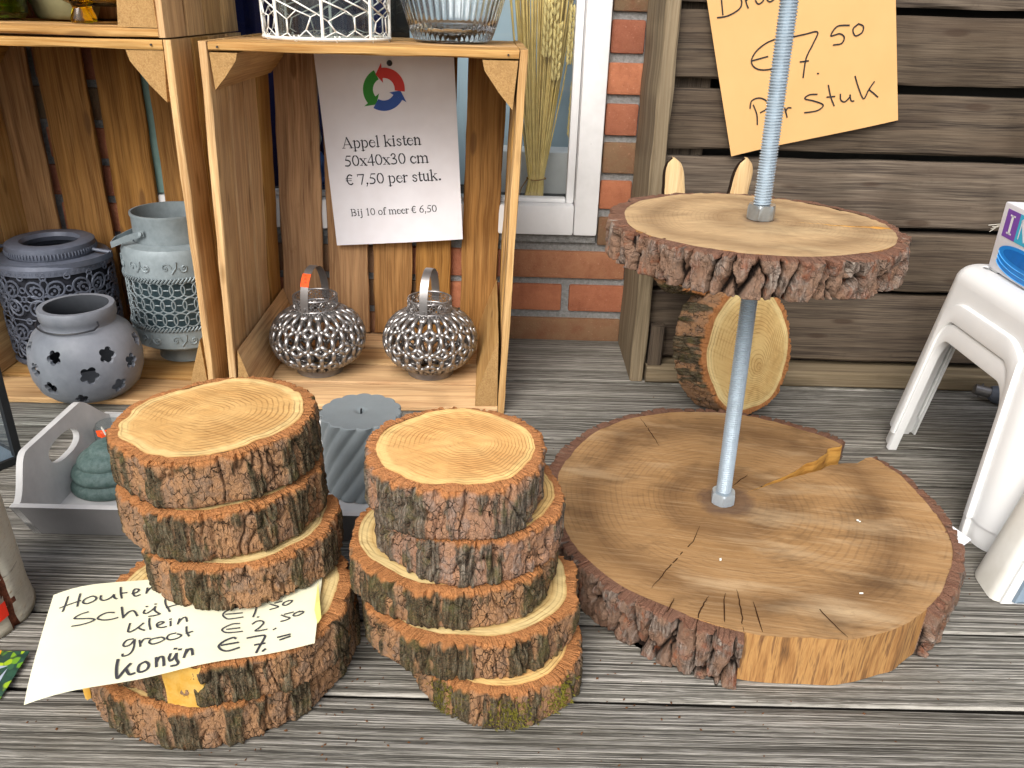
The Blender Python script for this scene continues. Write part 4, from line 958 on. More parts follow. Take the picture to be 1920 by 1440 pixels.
text(sh, mb, '€ 7,50 per stuk.', (649.7, 347), (829, 337), .0165); text(sh, mb, 'Bij 10 of meer € 6,50', (658, 405), (820, 396), .0112)
mb.build('lettering', M['print'], ws, sharp=0)
Z_ = (640, 110, 4.645)
def lpt(a, r): return sh.uv(Z_[0]+(373+r*math.cos(R_(a)))/Z_[2], Z_[1]+(265-r*1.03*math.sin(R_(a)))/Z_[2])
for nm, a0, a1, tip, of in (('green', 118, 220, 243, .0006), ('blue', 240, 331, 356, .0008), ('red', -6, 96, 120, .0010)):
    mb = MB(); n = 20; vs = []
    for i in range(n+1):
        a = a0+(a1-a0)*i/n
        for r in (95, 183): vs.append(sh.pt(*lpt(a, r), of))
    fs = [(2*i, 2*i+1, 2*i+3, 2*i+2) for i in range(n)]; k0 = len(vs)
    vs += [sh.pt(*lpt(a1, 226), of), sh.pt(*lpt(a1, 54), of), sh.pt(*lpt(tip, 145), of)]; fs.append((k0, k0+1, k0+2)); mb.add(vs, fs); mb.build('arrow_ring', M[nm], ws, sharp=0)
mb = MB(); p = sh.pt(*sh.uv(731, 118)); c_ = p
for i, (r, y) in enumerate(((.0042, 0),)): tube(mb, [p+Vector((0, -.0005, 0)), p+Vector((0, -.003, 0)), p+Vector((0, -.0045, 0))], lambda t: .0045-.002*t, 14)
mb.build('push_pin', M['black'], ws)

# ================================================================== LANTERNS
def lattice_lantern(label, x, y, rz, sticker, zf=.0105):
    t = thing('silver_lantern', label, 'lantern', (x, y, zf), 'silver lattice lanterns in the middle crate', (0, 0, rz))
    NC, NR = 12, 5; Rb, Hb, zc_ = .0715, .0455, .0575
    def sp(u, v):                                       # u columns, v rows -> oblate body
        a = 2*math.pi*u/NC; ph = (v/(NR-1)*2-1)*R_(66); return Vector((Rb*math.cos(ph)**.85*math.cos(a), Rb*math.cos(ph)**.85*math.sin(a), zc_+Hb*math.sin(ph)/math.sin(R_(66))))
    mb = MB(); r0 = .0037
    def seg(p, q, n=3):
        tube(mb, [sp(p[0]+(q[0]-p[0])*i/n, p[1]+(q[1]-p[1])*i/n) for i in range(n+1)], r0, 6)
    DU, DV = .27, .33
    for j in range(NR):
        for i in range(NC):
            u = i+.5*(j % 2); D = [(u+DU, j), (u, j+DV), (u-DU, j), (u, j-DV)]
            for a in range(4): seg(D[a], D[(a+1) % 4], 2)
            mj = (u+.5, j); seg((u+DU, j), (u+.5, j+.0), 1); seg((u+.5, j), (u+1-DU, j), 1)
            if j < NR-1: seg((u, j+DV), (u, j+1), 2)
            if j > 0: seg((u, j-DV), (u, j-1), 2)
    mb.build('lattice_body', M['silver'], t, sharp=0)
    mb = MB(); lathe(mb, [(.030, .0), (.0365, .0), (.0365, .010), (.040, .0125), (.030, .0125)], 40); mb.build('base_ring', M['silver2'], t)
    mb = MB(); zt_ = zc_+Hb; rc = .0335
    for z, r in ((zt_-.001, .0022), (zt_+.021, .0013), (zt_+.004, .0012)): tube(mb, [(rc*math.cos(a*.15708), rc*math.sin(a*.15708), z) for a in range(40)], r, 6, True)
    for k in range(17):
        a = 2*math.pi*k/17; e1 = Vector((-math.sin(a), math.cos(a), 0)); c0 = Vector((rc*math.cos(a), rc*math.sin(a), zt_+.0125))
        for rr in (.0062, .0028): tube(mb, [c0+e1*(rr*math.cos(b*.6283))+Vector((0, 0, rr*math.sin(b*.6283)*1.2)) for b in range(10)], .0007, 5, True)
        for b in range(6): d = e1*math.cos(b*1.047)+Vector((0, 0, 1.2*math.sin(b*1.047))); tube(mb, [c0+d*.0028, c0+d*.0062], .0006, 4)
    mb.build('collar', M['silver2'], t)
    pts = [(0, -.036*math.cos(a), zt_+.006+.062*math.sin(a)**.8) for a in [math.pi*i/28 for i in range(29)]]
    mb = MB(); strap(mb, pts, (1, 0, 0), .0125, .0010); 
    for s_ in (-1, 1): tube(mb, [(0, s_*.034, zt_+.010), (0, s_*.0385, zt_+.010)], .0022, 8)
    h = mb.build('handle', M['silver2'], t)
    mb = MB(); idx = range(5, 10) if sticker == 'front' else range(20, 23)
    P = [Vector(pts[i]) for i in idx]; cpos = Vector((0, 0, zt_+.02)); 
    strap(mb, [p+(Vector((0, p.y, p.z-cpos.z)).normalized())*.0012 for p in P], (1, 0, 0), .0135, .0004)
    stk = mb.build('price_sticker', M['orange'] if sticker == 'front' else plain('pink_sticker', S(236, 170, 170), .6), t)
    if sticker == 'front':
        mb = MB(); q = [p+(Vector((0, p.y, p.z-cpos.z)).normalized())*.0017 for p in P]
        for x0, i0 in ((-.0018, 3), (.0, 2), (.0012, 1)): tube(mb, [q[i0]+Vector((x0-.0014, 0, 0)), q[i0].lerp(q[i0+1], .5)+Vector((x0, 0, 0)), q[i0]+Vector((x0+.0018, 0, .0006))], .00035, 4)
        mb.build('sticker_writing', M['ink'], stk)
    return t
lattice_lantern('left silver lattice lantern with an orange price sticker on its handle', -.2985, 1.204, R_(-14), 'front')
lattice_lantern('right silver lattice lantern, without the orange sticker', -.1215, 1.206, R_(-10), 'back')

def ring(mb, c, r, z, tr, n=60, m=6): tube(mb, [(c[0]+r*math.cos(2*math.pi*k/n), c[1]+r*math.sin(2*math.pi*k/n), z) for k in range(n)], tr, m, True)
# B: grey green lantern with interlaced rings
lb = thing('ring_lantern', 'tall grey green metal lantern with a band of interlaced rings, in the left crate', 'lantern', (-.528, 1.262, .0115))
rb = .079; lb.scale = (1, 1, 1.12); mb = MB()
lathe(mb, [(.045, 0), (.047, 0), (.047, .018), (.060, .022), (.070, .026), (.0715, .030)], 56); mb.build('foot', M['lanB'], lb)
em = [MB(), MB()]
lathe(em[0], [(rb-.003, .030), (rb, .031), (rb, .056), (rb-.003, .057), (rb-.003, .030)], 64); lathe(em[1], [(rb-.003, .132), (rb, .132), (rb, .162), (rb-.004, .170), (.060, .174), (.058, .171), (rb-.003, .164), (rb-.003, .132)], 64)
for mb, z0, z1 in ((em[0], .032, .055), (em[1], .136, .160)):
    n = 9; zm = (z0+z1)/2
    for k in range(n):
        a0 = 2*math.pi*(k+.2)/n
        def P(s, v): a = a0+s/rb; return Vector(((rb+.0006)*math.cos(a), (rb+.0006)*math.sin(a), zm+v))
        sp1 = [P(-.012+.0085*math.exp(-q*.16)*math.cos(q*.7), .0085*math.exp(-q*.16)*math.sin(q*.7)) for q in range(16)]
        sp2 = [P(.014+.0085*math.exp(-q*.16)*math.cos(q*.7+3.1), .0085*math.exp(-q*.16)*math.sin(q*.7+3.1)) for q in range(16)]
        for s_ in (sp1, sp2): tube(mb, s_, .0012, 5)
        tube(mb, [P(-.004, -.008), P(.003, 0), P(.004, .008)], .0013, 5)
for mb in em: mb.build('embossed_band', M['lanB'], lb)
for z in (.0595, .130):
    mb = MB()
    for k in range(90):
        a = 2*math.pi*k/90; b = a+.075; tube(mb, [((rb+.001)*math.cos(a), (rb+.001)*math.sin(a), z-.0028), ((rb+.0022)*math.cos((a+b)/2), (rb+.0022)*math.sin((a+b)/2), z), ((rb+.001)*math.cos(b), (rb+.001)*math.sin(b), z+.0028)], .0014, 5)
    mb.build('rope_band', M['lanB'], lb)
mb = MB(); nc = 30
for j in range(3):
    for k in range(nc):
        a0 = 2*math.pi*k/nc; zc_ = .0735+j*.0215; rr, rz_ = .0112, .0105
        tube(mb, [((rb-.0005)*math.cos(a0+rr*math.cos(q*.4488)/rb), (rb-.0005)*math.sin(a0+rr*math.cos(q*.4488)/rb), zc_+rz_*math.sin(q*.4488)) for q in range(14)], .0011, 5, True)
        tube(mb, [((rb-.0005)*math.cos(a0+s_/rb), (rb-.0005)*math.sin(a0+s_/rb), zc_) for s_ in (-.0036, 0, .0036)], .0009, 5)
mb.build('ring_lattice', M['lanB'], lb)
mb = MB(); lathe(mb, [(rb-.012, .030), (rb-.012, .165)], 40); mb.build('liner', M['teal_in'], lb)
mb = MB(); lathe(mb, [(.0575, .172), (.0575, .205), (.0590, .208), (.0590, .2115), (.0560, .2115), (.0555, .172)], 56); mb.build('neck', M['lanB'], lb)
mb = MB(); disc(mb, (0, 0), .058, .172, 40); mb.build('neck_floor', M['dark_in'], lb)
hp = [Vector((.0600*math.cos(a), .0600*math.sin(a), .186)) for a in (R_(-118),)][0]
mb = MB(); q0 = hp+Vector((.002, -.004, .003)); q1 = Vector((-.075, -.052, .172)); q2 = Vector((-.082, -.02, .172)); q3 = Vector((-.06, .02, .18))
strap(mb, [q0+Vector((.006, -.001, .001)), q0, q0.lerp(q1, .5)+Vector((0, 0, .001)), q1, q2, q3], (0, -.15, 1), .0085, .0012); mb2 = mb; tube(mb, [q0+Vector((.002, -.0005, 0)), q0+Vector((.001, -.004, .001))], .0028, 10); mb.build('handle', M['lanB'], lb)
# A: slate lantern with pierced rosettes
la = thing('rosette_lantern', 'slate blue metal lantern with pierced rosettes, at the back left of the left crate', 'lantern', (-.722, 1.258, .0115))
ra = .084; mb = MB(); lathe(mb, [(.06, 0), (ra-.002, .0), (ra+.001, .004), (ra, .010), (ra-.002, .010)], 64); mb.build('bottom_band', M['lanA'], la); mb = MB(); lathe(mb, [(ra-.003, .148), (ra+.0006, .148), (ra+.0006, .158), (ra-.004, .163), (.064, .166), (.062, .163), (ra-.004, .158)], 64)
for k in range(64): a = 2*math.pi*k/64; ring_p = [((ra+.0008)*math.cos(a+.022*math.cos(q)), (ra+.0008)*math.sin(a+.022*math.cos(q)), .153+.0022*math.sin(q)) for q in (0, 1.05, 2.1, 3.14, 4.19, 5.24)]; tube(mb, ring_p, .0005, 4, True)
mb.build('top_band', M['lanA'], la)
mb = MB(); nr = 8
for j in range(2):
    zm = .045+j*.069
    for k in range(nr):
        a0 = 2*math.pi*(k+.35)/nr; e = 2*math.pi*ra/nr/2
        def P(s, v, o=0): a = a0+s/ra; return Vector(((ra+o)*math.cos(a), (ra+o)*math.sin(a), zm+v))
        tube(mb, [P(.0052*math.cos(q*.52), .0052*math.sin(q*.52)) for q in range(12)], .0018, 5, True)
        for m_ in range(4):
            an = R_(45+90*m_); ca, sa = math.cos(an), math.sin(an)
            for sc, tr in ((1, .0016), (.62, .0012)):
                tube(mb, [P((ca*l-sa*w)*1.0, sa*l+ca*w) for l, w in [(.007+.025*sc*(1-math.cos(q*.4488))/2*1.08, .0118*sc*math.sin(q*.4488)) for q in range(14)]], tr, 5, True)
            for l, w in ((.012, .0), (.018, .0), (.024, .004), (.024, -.004), (.026, 0)): tube(mb, [P(ca*l-sa*w, sa*l+ca*w, -.001), P(ca*l-sa*w, sa*l+ca*w, .0012)], .0022, 6)
        for m_ in range(4):
            an = R_(90*m_); ca, sa = math.cos(an), math.sin(an)
            tube(mb, [P(ca*l-sa*w, sa*l+ca*w) for l, w in [(.009+.022*(1-math.cos(q*.5236))/2, .0055*math.sin(q*.5236)) for q in range(12)]], .0012, 5, True)
        for s_, v in ((e, .0), (0, .0335), (e, .0335), (e, .014), (e, -.014)): tube(mb, [P(s_+.0042*math.cos(q*.628), v+.0042*math.sin(q*.628)) for q in range(10)], .0013, 5, True)
        tube(mb, [P(-e, .0345), P(0, .0345), P(e, .0345)], .0011, 5)
mb.build('pierced_rosettes', M['lanA'], la)
mb = MB(); lathe(mb, [(ra-.006, .008), (ra-.006, .150)], 48); mb.build('liner', M['dark_in'], la)
mb = MB(); prof = [(.045, .172), (.040, .180), (.043, .186), (.058, .187), (.0635, .184), (.0640, .178), (.0640, .168), (.062, .165)]
lathe(mb, prof, 64)
for k in range(80): a = 2*math.pi*k/80; tube(mb, [(.0642*math.cos(a), .0642*math.sin(a), .170), (.0648*math.cos(a), .0648*math.sin(a), .1735), (.0642*math.cos(a), .0642*math.sin(a), .177)], .0014, 5)
mb.build('neck_ring', M['lanA'], la)
mb = MB(); disc(mb, (0, 0), .045, .160, 40); mb.build('neck_floor', M['dark_in'], la)
mb = MB(); strap(mb, [Vector((.094*math.cos(R_(a)), .078*math.sin(R_(a)), .1655+.004*math.sin(R_(a)))) for a in range(170, 361, 10)], lambda i: (0, -.25, 1), .0095, .0013)
for a in (172, 358): tube(mb, [(.066*math.cos(R_(a)), .066*math.sin(R_(a)), .172), (.095*math.cos(R_(a)), .079*math.sin(R_(a)), .168)], .0028, 8)
mb.build('handle', M['lanA'], la)
# C: round clay lantern with flower cut-outs
lc = thing('clay_lantern', 'round grey clay lantern with flower shaped holes at the front of the left crate', 'lantern', (-.617, 1.106, .0105), None, (0, 0, R_(0))); lc.scale = (.97, .97, .99)
prof = [(0, .0), (.045, 0), (.058, .004), (.070, .016), (.0775, .036), (.0790, .056), (.0755, .080), (.066, .098), (.054, .108), (.050, .111), (.0500, .117), (.0525, .120), (.0530, .133), (.0515, .136),
        (.0440, .136), (.0425, .133), (.0425, .112), (.050, .102), (.061, .093), (.070, .078), (.0735, .056), (.072, .037), (.065, .020), (.054, .009), (0, .007)]
mb = MB(); n_ = 96; vs = []; fs = []; m_ = len(prof)
lathe(mb, prof[1:-1], n_); b0 = len(mb.v); mb.add([(0, 0, 0), (0, 0, .007)], [])
L_ = m_-2
for q in range(len(mb.mi)):
    if q % (L_-1) >= 13: mb.mi[q] = 1
for k in range(n_): mb.f.append((k*L_, ((k+1) % n_)*L_, b0)); mb.f.append(((k+1) % n_*L_+L_-1, k*L_+L_-1, b0+1)); mb.mi += [0, 0]
body = mb.build('body', [M['ceramic'], M['ceramic_in']], lc, sharp=50)
cm_ = bmesh.new()
for a, z, rs, ro in ((-62, .054, 1.0, .2), (-95, .082, .80, .5), (-105, .035, .82, .9), (-40, .078, .92, .1), (-33, .028, .86, .6), (-122, .06, .8, .3), (-14, .058, .86, 0), (-140, .085, .8, .1), (10, .08, .8, .4), (-75, .016, .7, .8), (60, .06, .9, .3), (100, .05, .9, .1), (150, .06, .9, .2), (-170, .045, .9, .5)):
    d = Vector((math.cos(R_(a)), math.sin(R_(a)), 0)); e1 = Vector((-d.y, d.x, 0)); e2 = Vector((0, 0, 1)); ptsf = []
    nn = 40
    for i in range(nn):
        b = 2*math.pi*i/nn; r = .0122*rs*(.62+.44*abs(math.cos(2.5*(b+ro)))**.55)
        ptsf.append((e1*math.cos(b)+e2*math.sin(b))*r)
    lo = [cm_.verts.new(d*.050+Vector((0, 0, z))+p*.9) for p in ptsf]; hi = [cm_.verts.new(d*.090+Vector((0, 0, z))+p*1.12) for p in ptsf]
    cm_.faces.new(lo[::-1]); cm_.faces.new(hi)
    for i in range(nn): cm_.faces.new((lo[i], lo[(i+1) % nn], hi[(i+1) % nn], hi[i]))
bmesh.ops.recalc_face_normals(cm_, faces=cm_.faces)
cme = bpy.data.meshes.new('cut'); cm_.to_mesh(cme); cm_.free(); co = bpy.data.objects.new('cut', cme); COL.objects.link(co)
co.matrix_world = Matrix.LocRotScale(lc.location, None, lc.scale)
md = body.modifiers.new('b', 'BOOLEAN'); md.operation = 'DIFFERENCE'; md.object = co; md.solver = 'EXACT'
bpy.context.view_layer.update(); dg = bpy.context.evaluated_depsgraph_get(); nm_ = bpy.data.meshes.new_from_object(body.evaluated_get(dg))
body.modifiers.clear(); body.data = nm_; bpy.data.objects.remove(co); bpy.data.meshes.remove(cme)
mb = MB(); tube(mb, [Vector((.0565*math.cos(R_(a)), .0575*math.sin(R_(a)), .1125-.006*math.sin(R_(a-190)/1.0)*0+.0015*math.cos(R_(a*2)))) for a in range(188, 324, 8)]+[Vector((.0445, -.032, .1165)), Vector((.0425, -.0305, .122))], .0013, 6)
tube(mb, [(-.0545, -.008, .1125), (-.0535, -.007, .119), (-.0515, -.0065, .121)], .0013, 6); mb.build('wire_handle', M['blackwire'], lc)
for c_ in lc.children: pass

# ================================================================== TRAY AND CANDLES
ty0, ty1, tx0, tx1 = .757, .962, -.522, -.030
tr_ = thing('serving_tray', 'grey white limewashed wooden tray with scalloped ends behind the log stacks', 'tray', ((tx0+tx1)/2, (ty0+ty1)/2, .0005))
ox, oy = (tx0+tx1)/2, (ty0+ty1)/2; hx, hy = (tx1-tx0)/2, (ty1-ty0)/2; HT = .042; fl = .012
mb = MB(); box(mb, (-hx, -hy, 0), (hx, hy, .007), 0, .001); mb.build('base', M['tray'], tr_)
def flared(y0, y1s, nm, sg):
    mb = MB(); vs = []; T = .007
    n = 20
    for i in range(n+1):
        f = i/n; x = -hx+2*hx*f
        for (yy, zz) in ((0, .0), (fl, HT), (fl-T, HT+.0008), (-T, .0)): vs.append((x+(2*f-1)*(fl if zz > .01 else 0), sg*(hy+yy), zz))
    fs = [(i*4+k, i*4+(k+1) % 4, i*4+4+(k+1) % 4, i*4+4+k) for i in range(n) for k in range(4)]; mi = [(1 if k == 0 else 0) for i in range(n) for k in range(4)]
    fs += [(0, 1, 2, 3), (n*4, n*4+1, n*4+2, n*4+3)]; mi += [0, 0]
    mb.add(vs, fs, mi); mb.build(nm, [M['tray'], M['tray_out']], tr_, sharp=25)
flared(0, 0, 'long_side', -1); flared(0, 0, 'long_side', 1)
def endwall(sg):
    # scalloped board with an oval hand hole, slightly splayed
    T = .0075; n = 64; L = hy+fl
    def topz(s): a = abs(s); return HT+(.040)*(sst(.98, .52, np.array([a]))[0]) if a > .5 else HT+.040-.002*math.cos(a*6)*.0
    outer = []
    for i in range(n):
        f = i/n
        if f < .2: q = f/.2; outer.append((-hy+2*hy*q, .0))
        elif f < .3: q = (f-.2)/.1; outer.append((hy+fl*q, HT*q))
        elif f < .9: q = (f-.3)/.6; s = 1-2*q; outer.append((L*s, topz(s)))
        else: q = (f-.9)/.1; outer.append((-hy-fl*(1-q), HT*(1-q)))
    cz = .055; hole = []
    for i in range(n):
        s, z = outer[i]; a = math.atan2(z-cz+.012, s); hole.append((.034*math.copysign(abs(math.cos(a))**.8, math.cos(a)), cz+.0125*math.copysign(abs(math.sin(a))**.9, math.sin(a))))
    vs = []
    for off in (0, T):
        for rg_ in (outer, hole):
            for s, z in rg_: vs.append((sg*(hx+fl*z/HT*.9-off), s, z))
    fs = []
    for b, flip in ((0, 0), (2*n, 1)):
        for i in range(n): j = (i+1) % n; fs.append((b+i, b+j, b+n+j, b+n+i))
    for b in (0, n):
        for i in range(n): j = (i+1) % n; fs.append((b+i, b+j, 2*n+b+j, 2*n+b+i))
    mb = MB(); mb.add(vs, fs); mb.build('end_board', [M['tray']], tr_, sharp=30)
endwall(-1); endwall(1)
# twisted pillar candle
cd = thing('pillar_candle', 'grey twisted pillar candle standing on the tray between the log stacks', 'candle', (-.1715, .868, .0085))
Hc = .099; nl = 15; n = 240; rows = 30; vs = []; fs = []
def cr_(a, z): q = math.sin(nl*(a-z*14.5)/1.0/2); return .0465+.0040*(abs(q)**.7)-.002
for j in range(rows+1):
    z = Hc*j/rows
    for k in range(n): a = 2*math.pi*k/n; r = cr_(a, z)*(1-.012*(j == 0)); vs.append((r*math.cos(a), r*math.sin(a), z))
for j in range(rows):
    for k in range(n): fs.append((j*n+k, j*n+(k+1) % n, (j+1)*n+(k+1) % n, (j+1)*n+k))
b = len(vs)
for f in (.985, .95, .6, .22, .16, .08, .05):
    for k in range(n):
        a = 2*math.pi*k/n; r = cr_(a, Hc)*(f) if f > .5 else .0465*f; zz = Hc+(.0006 if f > .96 else .0004) - (.0022 if f == .08 else .0035 if f == .05 else 0)
        if f == .22: zz = Hc+.0012
        vs.append((r*math.cos(a), r*math.sin(a), zz))
for j in range(7):
    s0 = rows*n if j == 0 else b+(j-1)*n
    for k in range(n): fs.append((s0+k, s0+(k+1) % n, b+j*n+(k+1) % n, b+j*n+k))
fs.append(tuple(range(b+6*n, b+7*n)))
mb = MB(); mb.add(vs, fs); mb.build('wax_body', M['candle'], cd, sharp=50)
mb = MB(); tube(mb, [(0, 0, Hc-.004), (.0004, 0, Hc+.001), (.001, .0005, Hc+.0035)], .0012, 6); mb.build('wick', M['black'], cd)
# green swirl candle
gc = thing('swirl_candle', 'green frosted swirl candle with a white wick at the left end of the tray', 'candle', (-.474, .862, .0085))
n = 160; rows = 60; vs = []; fs = []
for j in range(rows+1):
    f = j/rows
    for k in range(n):
        a = 2*math.pi*k/n; t_ = f*3.1-a/(2*math.pi)*1.0; lob = abs(math.sin(math.pi*t_))**.6
        R0 = .051*math.cos(min(f, 1)*1.45)**.55 if f < 1 else 0; r = max(R0*(.90+.12*lob), 0.0); vs.append((r*math.cos(a), r*math.sin(a), .050*f**.92*(1)+.002*lob*f))
for j in range(rows):
    for k in range(n): fs.append((j*n+k, j*n+(k+1) % n, (j+1)*n+(k+1) % n, (j+1)*n+k))
fs.append(tuple(range(rows*n, rows*n+n)))
mb = MB(); mb.add(vs, fs); mb.build('wax_body', M['gcandle'], gc, sharp=0)
mb = MB(); tube(mb, [(0, 0, .048), (-.003, .001, .058), (-.0075, .001, .071)], .0011, 6); mb.build('wick', M['wick'], gc)
tg = thing('glass_cup', 'small clear glass cup with an orange price sticker behind the green candle', 'glass cup', (-.503, .919, .0085)); tg.scale = (.8, .8, .9)
mb = MB(); lathe(mb, [(.0, .001), (.012, .001), (.018, .012), (.0235, .030), (.0230, .046), (.019, .052), (.018, .052), (.022, .045), (.0225, .030), (.017, .013), (.0, .004)], 32); mb.build('cup', M['clear'], tg)
mb = MB(); vs = [(-.011, -.021, .049), (.008, -.0215, .051), (.0115, -.023, .040), (.001, -.0235, .038), (-.0085, -.023, .041)]
mb.add(vs+[(x, y+.0006, z) for x, y, z in vs], [(0, 1, 2, 3, 4), (5, 6, 7, 8, 9)]+[(i, (i+1) % 5, 5+(i+1) % 5, 5+i) for i in range(5)]); mb.build('price_sticker', M['orange'], tg, smooth=False)

# ================================================================== ON TOP OF THE CRATES
ZC = .5010
wl = thing('wire_lantern', 'white chicken wire lantern with a glass inside on top of the middle crate', 'lantern', (-.258, 1.222, ZC))
rw_, mbw = .0845, MB(); nc_, hh, hs = 17, .16, .0235
rg = random.Random(31); nodes = {}
def wp(u, v):
    a = 2*math.pi*u/nc_+.14*math.sin(v*40)*.2; r = rw_*(1+.22*v)*1.0; return Vector((r*math.cos(a), r*math.sin(a), v))
jit = {}
def nd(i, j):
    kx = (i % nc_, j)
    if kx not in jit: jit[kx] = (rg.uniform(-.10, .10), rg.uniform(-.0022, .0022))
    du, dv = jit[kx]; v = .004+j*hs/2*.95
    off = .5*((j+1)//2 % 2); return wp(i+off+du, max(.002, v+dv))
for j in range(13):
    for i in range(nc_):
        if j % 2 == 0:                                   # diagonal zig
            a, b, c = nd(i, j), nd(i, j+1), nd(i-1 if (j//2) % 2 == 0 else i+1, j+1)
            pass
rowsw = 8
def hv(i, r, up):                                        # zig-zag row r: lower/upper vertices
    kx = (i % nc_, r, up)
    if kx not in jit: jit[kx] = (rg.uniform(-.2, .2), rg.uniform(-.0042, .0042))
    du, dv = jit[kx]; off = .5*(r % 2) + (.5 if up else 0); return wp(i+off+du, .003+r*.0225+(.0085 if up else 0)+dv)
for r in range(rowsw):
    for i in range(nc_):
        lo_, up1, lo2 = hv(i, r, False), hv(i, r, True), hv(i+1, r, False)
        tube(mbw, [lo_, up1], .00075, 5); tube(mbw, [up1, lo2], .00075, 5)
        if r+1 < rowsw: tube(mbw, [up1, hv(i, r+1, False)], .0011, 5)
mbw.build('wire_mesh', M['whitewire'], wl, sharp=0)
mb = MB(); ring(mb, (0, 0), rw_+.0005, .0025, .0022); ring(mb, (0, 0), rw_*1.035, hh, .0022)
for k in range(8): a = 2*math.pi*(k+.18)/8; tube(mb, [(rw_*math.cos(a), rw_*math.sin(a), .002), (rw_*1.035*math.cos(a), rw_*1.035*math.sin(a), hh)], .0021, 7)
for k in range(10): a = 2*math.pi*k/10; tube(mb, [((rw_-.0*q)*math.cos(a+.018*q)*(1+.03*math.sin(q*1.57)), (rw_)*math.sin(a+.018*q)*(1+.03*math.sin(q*1.57)), .0025+.004*math.cos(q*1.57)) for q in range(6)], .0008, 4)
mb.build('frame', M['whitewire'], wl)
gl_ = thing('glass_jar', 'clear glass jar standing inside the white chicken wire lantern', 'jar', (-.258, 1.222, ZC+.0005))
mb = MB(); lathe(mb, [(0, .001), (.060, .001), (.064, .004), (.064, .15), (.0615, .15), (.0615, .006), (0, .005)], 56); mb.build('jar_wall', M['clear'], gl_)
bw = thing('glass_bowl', 'clear ribbed pressed glass bowl on the right end of the middle crate', 'bowl', (-.088, 1.252, ZC+.0005))
mb = MB(); prof = [(0, .0005), (.050, .0), (.054, .003), (.058, .012), (.064, .030), (.072, .055), (.080, .085), (.086, .12), (.083, .12), (.076, .085), (.068, .055), (.060, .030), (.052, .014), (0, .011)]
lathe(mb, prof, 288, 0, lambda r, z, a, j: r+(.0013*abs(math.sin(a*24)) if 2 <= j <= 7 else 0)); mb.build('bowl_body', M['bowlglass'], bw, sharp=0)
z3 = .5135
gj = thing('green_jar', 'bright green glass jar in the upper left crate', 'jar', (-.728, 1.235, z3)); gj.scale = (.66, .66, 1); mb = MB()
lathe(mb, [(0, .001), (.068, .001), (.076, .008), (.078, .03), (.078, .14), (.074, .14), (.074, .03), (.066, .01), (0, .009)], 56); mb.build('jar_wall', M['green_glass'], gj)
yg = thing('amber_dish', 'amber yellow glass dish on small feet in the upper left crate', 'dish', (-.553, 1.215, z3)); mb = MB()
lathe(mb, [(0, .020), (.040, .020), (.060, .030), (.075, .050), (.084, .085), (.080, .085), (.070, .053), (.056, .036), (.036, .028), (0, .027)], 56)
mb.build('dish_body', M['yellow_glass'], yg)
for k in range(4):
    a = R_(-115+90*k); mb = MB(); lathe(mb, [(0, 0), (.013, .0), (.0135, .006), (.009, .018), (.012, .026), (0, .0262)], 20, c=(.042*math.cos(a), .042*math.sin(a), 0)); mb.build('foot', M['yellow_glass'], yg)
mb = MB(); bm = bmesh.new(); bmesh.ops.create_icosphere(bm, subdivisions=4, radius=1)
for v in bm.verts:
    p = v.co.copy(); q = 1+.10*mno.noise(p*1.4)+.04*mno.noise(p*4); v.co = Vector((p.x*.052*q, p.y*.04*q, max(p.z*.062*q, -.04)))
me = bpy.data.meshes.new('beige_stone'); bm.to_mesh(me); bm.free(); me.materials.append(M['stone']); so = finish(me, 'beige_stone', None, True, 0); so.location = (-.655, 1.310, z3+.04)
tag(so, 'rounded beige stone between the green jar and the amber dish', 'stone')

# ================================================================== LOG RABBIT
rb_ = thing('log_rabbit', 'rabbit made of pale log slices with two cut branch ears, standing behind the tiered stand', 'wooden rabbit', (.337, 1.135, .001))
ax = Vector((.48, -.84, .24)).normalized(); rot = ax.to_track_quat('Z', 'Y').to_euler()
def rslice(nm, c, h, rx, ry, seed, pith=(0, 0)):
    p = Vector(c)-ax*h*.5; t = make_slice(nm, None, None, p, h, rx, ry, seed, M['wood3'], M['bark'], 'acacia', .008, rot, pith=pith, parent=rb_, n=360)
    return t
rslice('body_slice', (-.003, -.012, .099), .066, .088, .100, 301, (.02, -.03))
rslice('head_slice', (-.072, .020, .240), .056, .070, .068, 302)
for (x, y, z, w, lean) in ((-.108, .018, .300, .0165, -.10), (-.022, .018, .302, .0155, .12)):
    mb = MB(); n = 18; rows = 10; vs = []
    L = .065
    for j in range(rows+1):
        f = j/rows; ww = w*(1-.12*f+.10*mno.noise(Vector((f*4, x*40, 0)))) if f < .5 else w*.94*max(0.0, 1-((f-.5)/.5)**2.4)**.5
        ww = max(ww, .0015)
        for k in range(n):
            a = 2*math.pi*k/n; s_ = math.sin(a); vs.append((x+lean*L*f+ww*math.cos(a), y+(.013*s_ if s_ > 0 else .005*s_)*(1-.3*f)+.0, z+L*f+.002*mno.noise(Vector((k*.6, j*.5, x*30)))))
    fs = [(j*n+k, j*n+(k+1) % n, (j+1)*n+(k+1) % n, (j+1)*n+k) for j in range(rows) for k in range(n)]
    mi = [0 if (n*.58 < k < n*.97) else 1 for j in range(rows) for k in range(n)]
    fs += [tuple(range(n)), tuple(range(rows*n, rows*n+n))]; mi += [0, 0]
    mb.add(vs, fs, mi, [(p[2], p[0], p[1]) for p in vs], .9); mb.build('ear', [M['ear_wood'] if 'ear_wood' in M else M.setdefault('ear_wood', wood_mat('pale_cut_branch', S(212, 184, 126), S(170, 132, 76), S(228, 206, 156), .8, None, .8, False)), M['bark']], rb_)

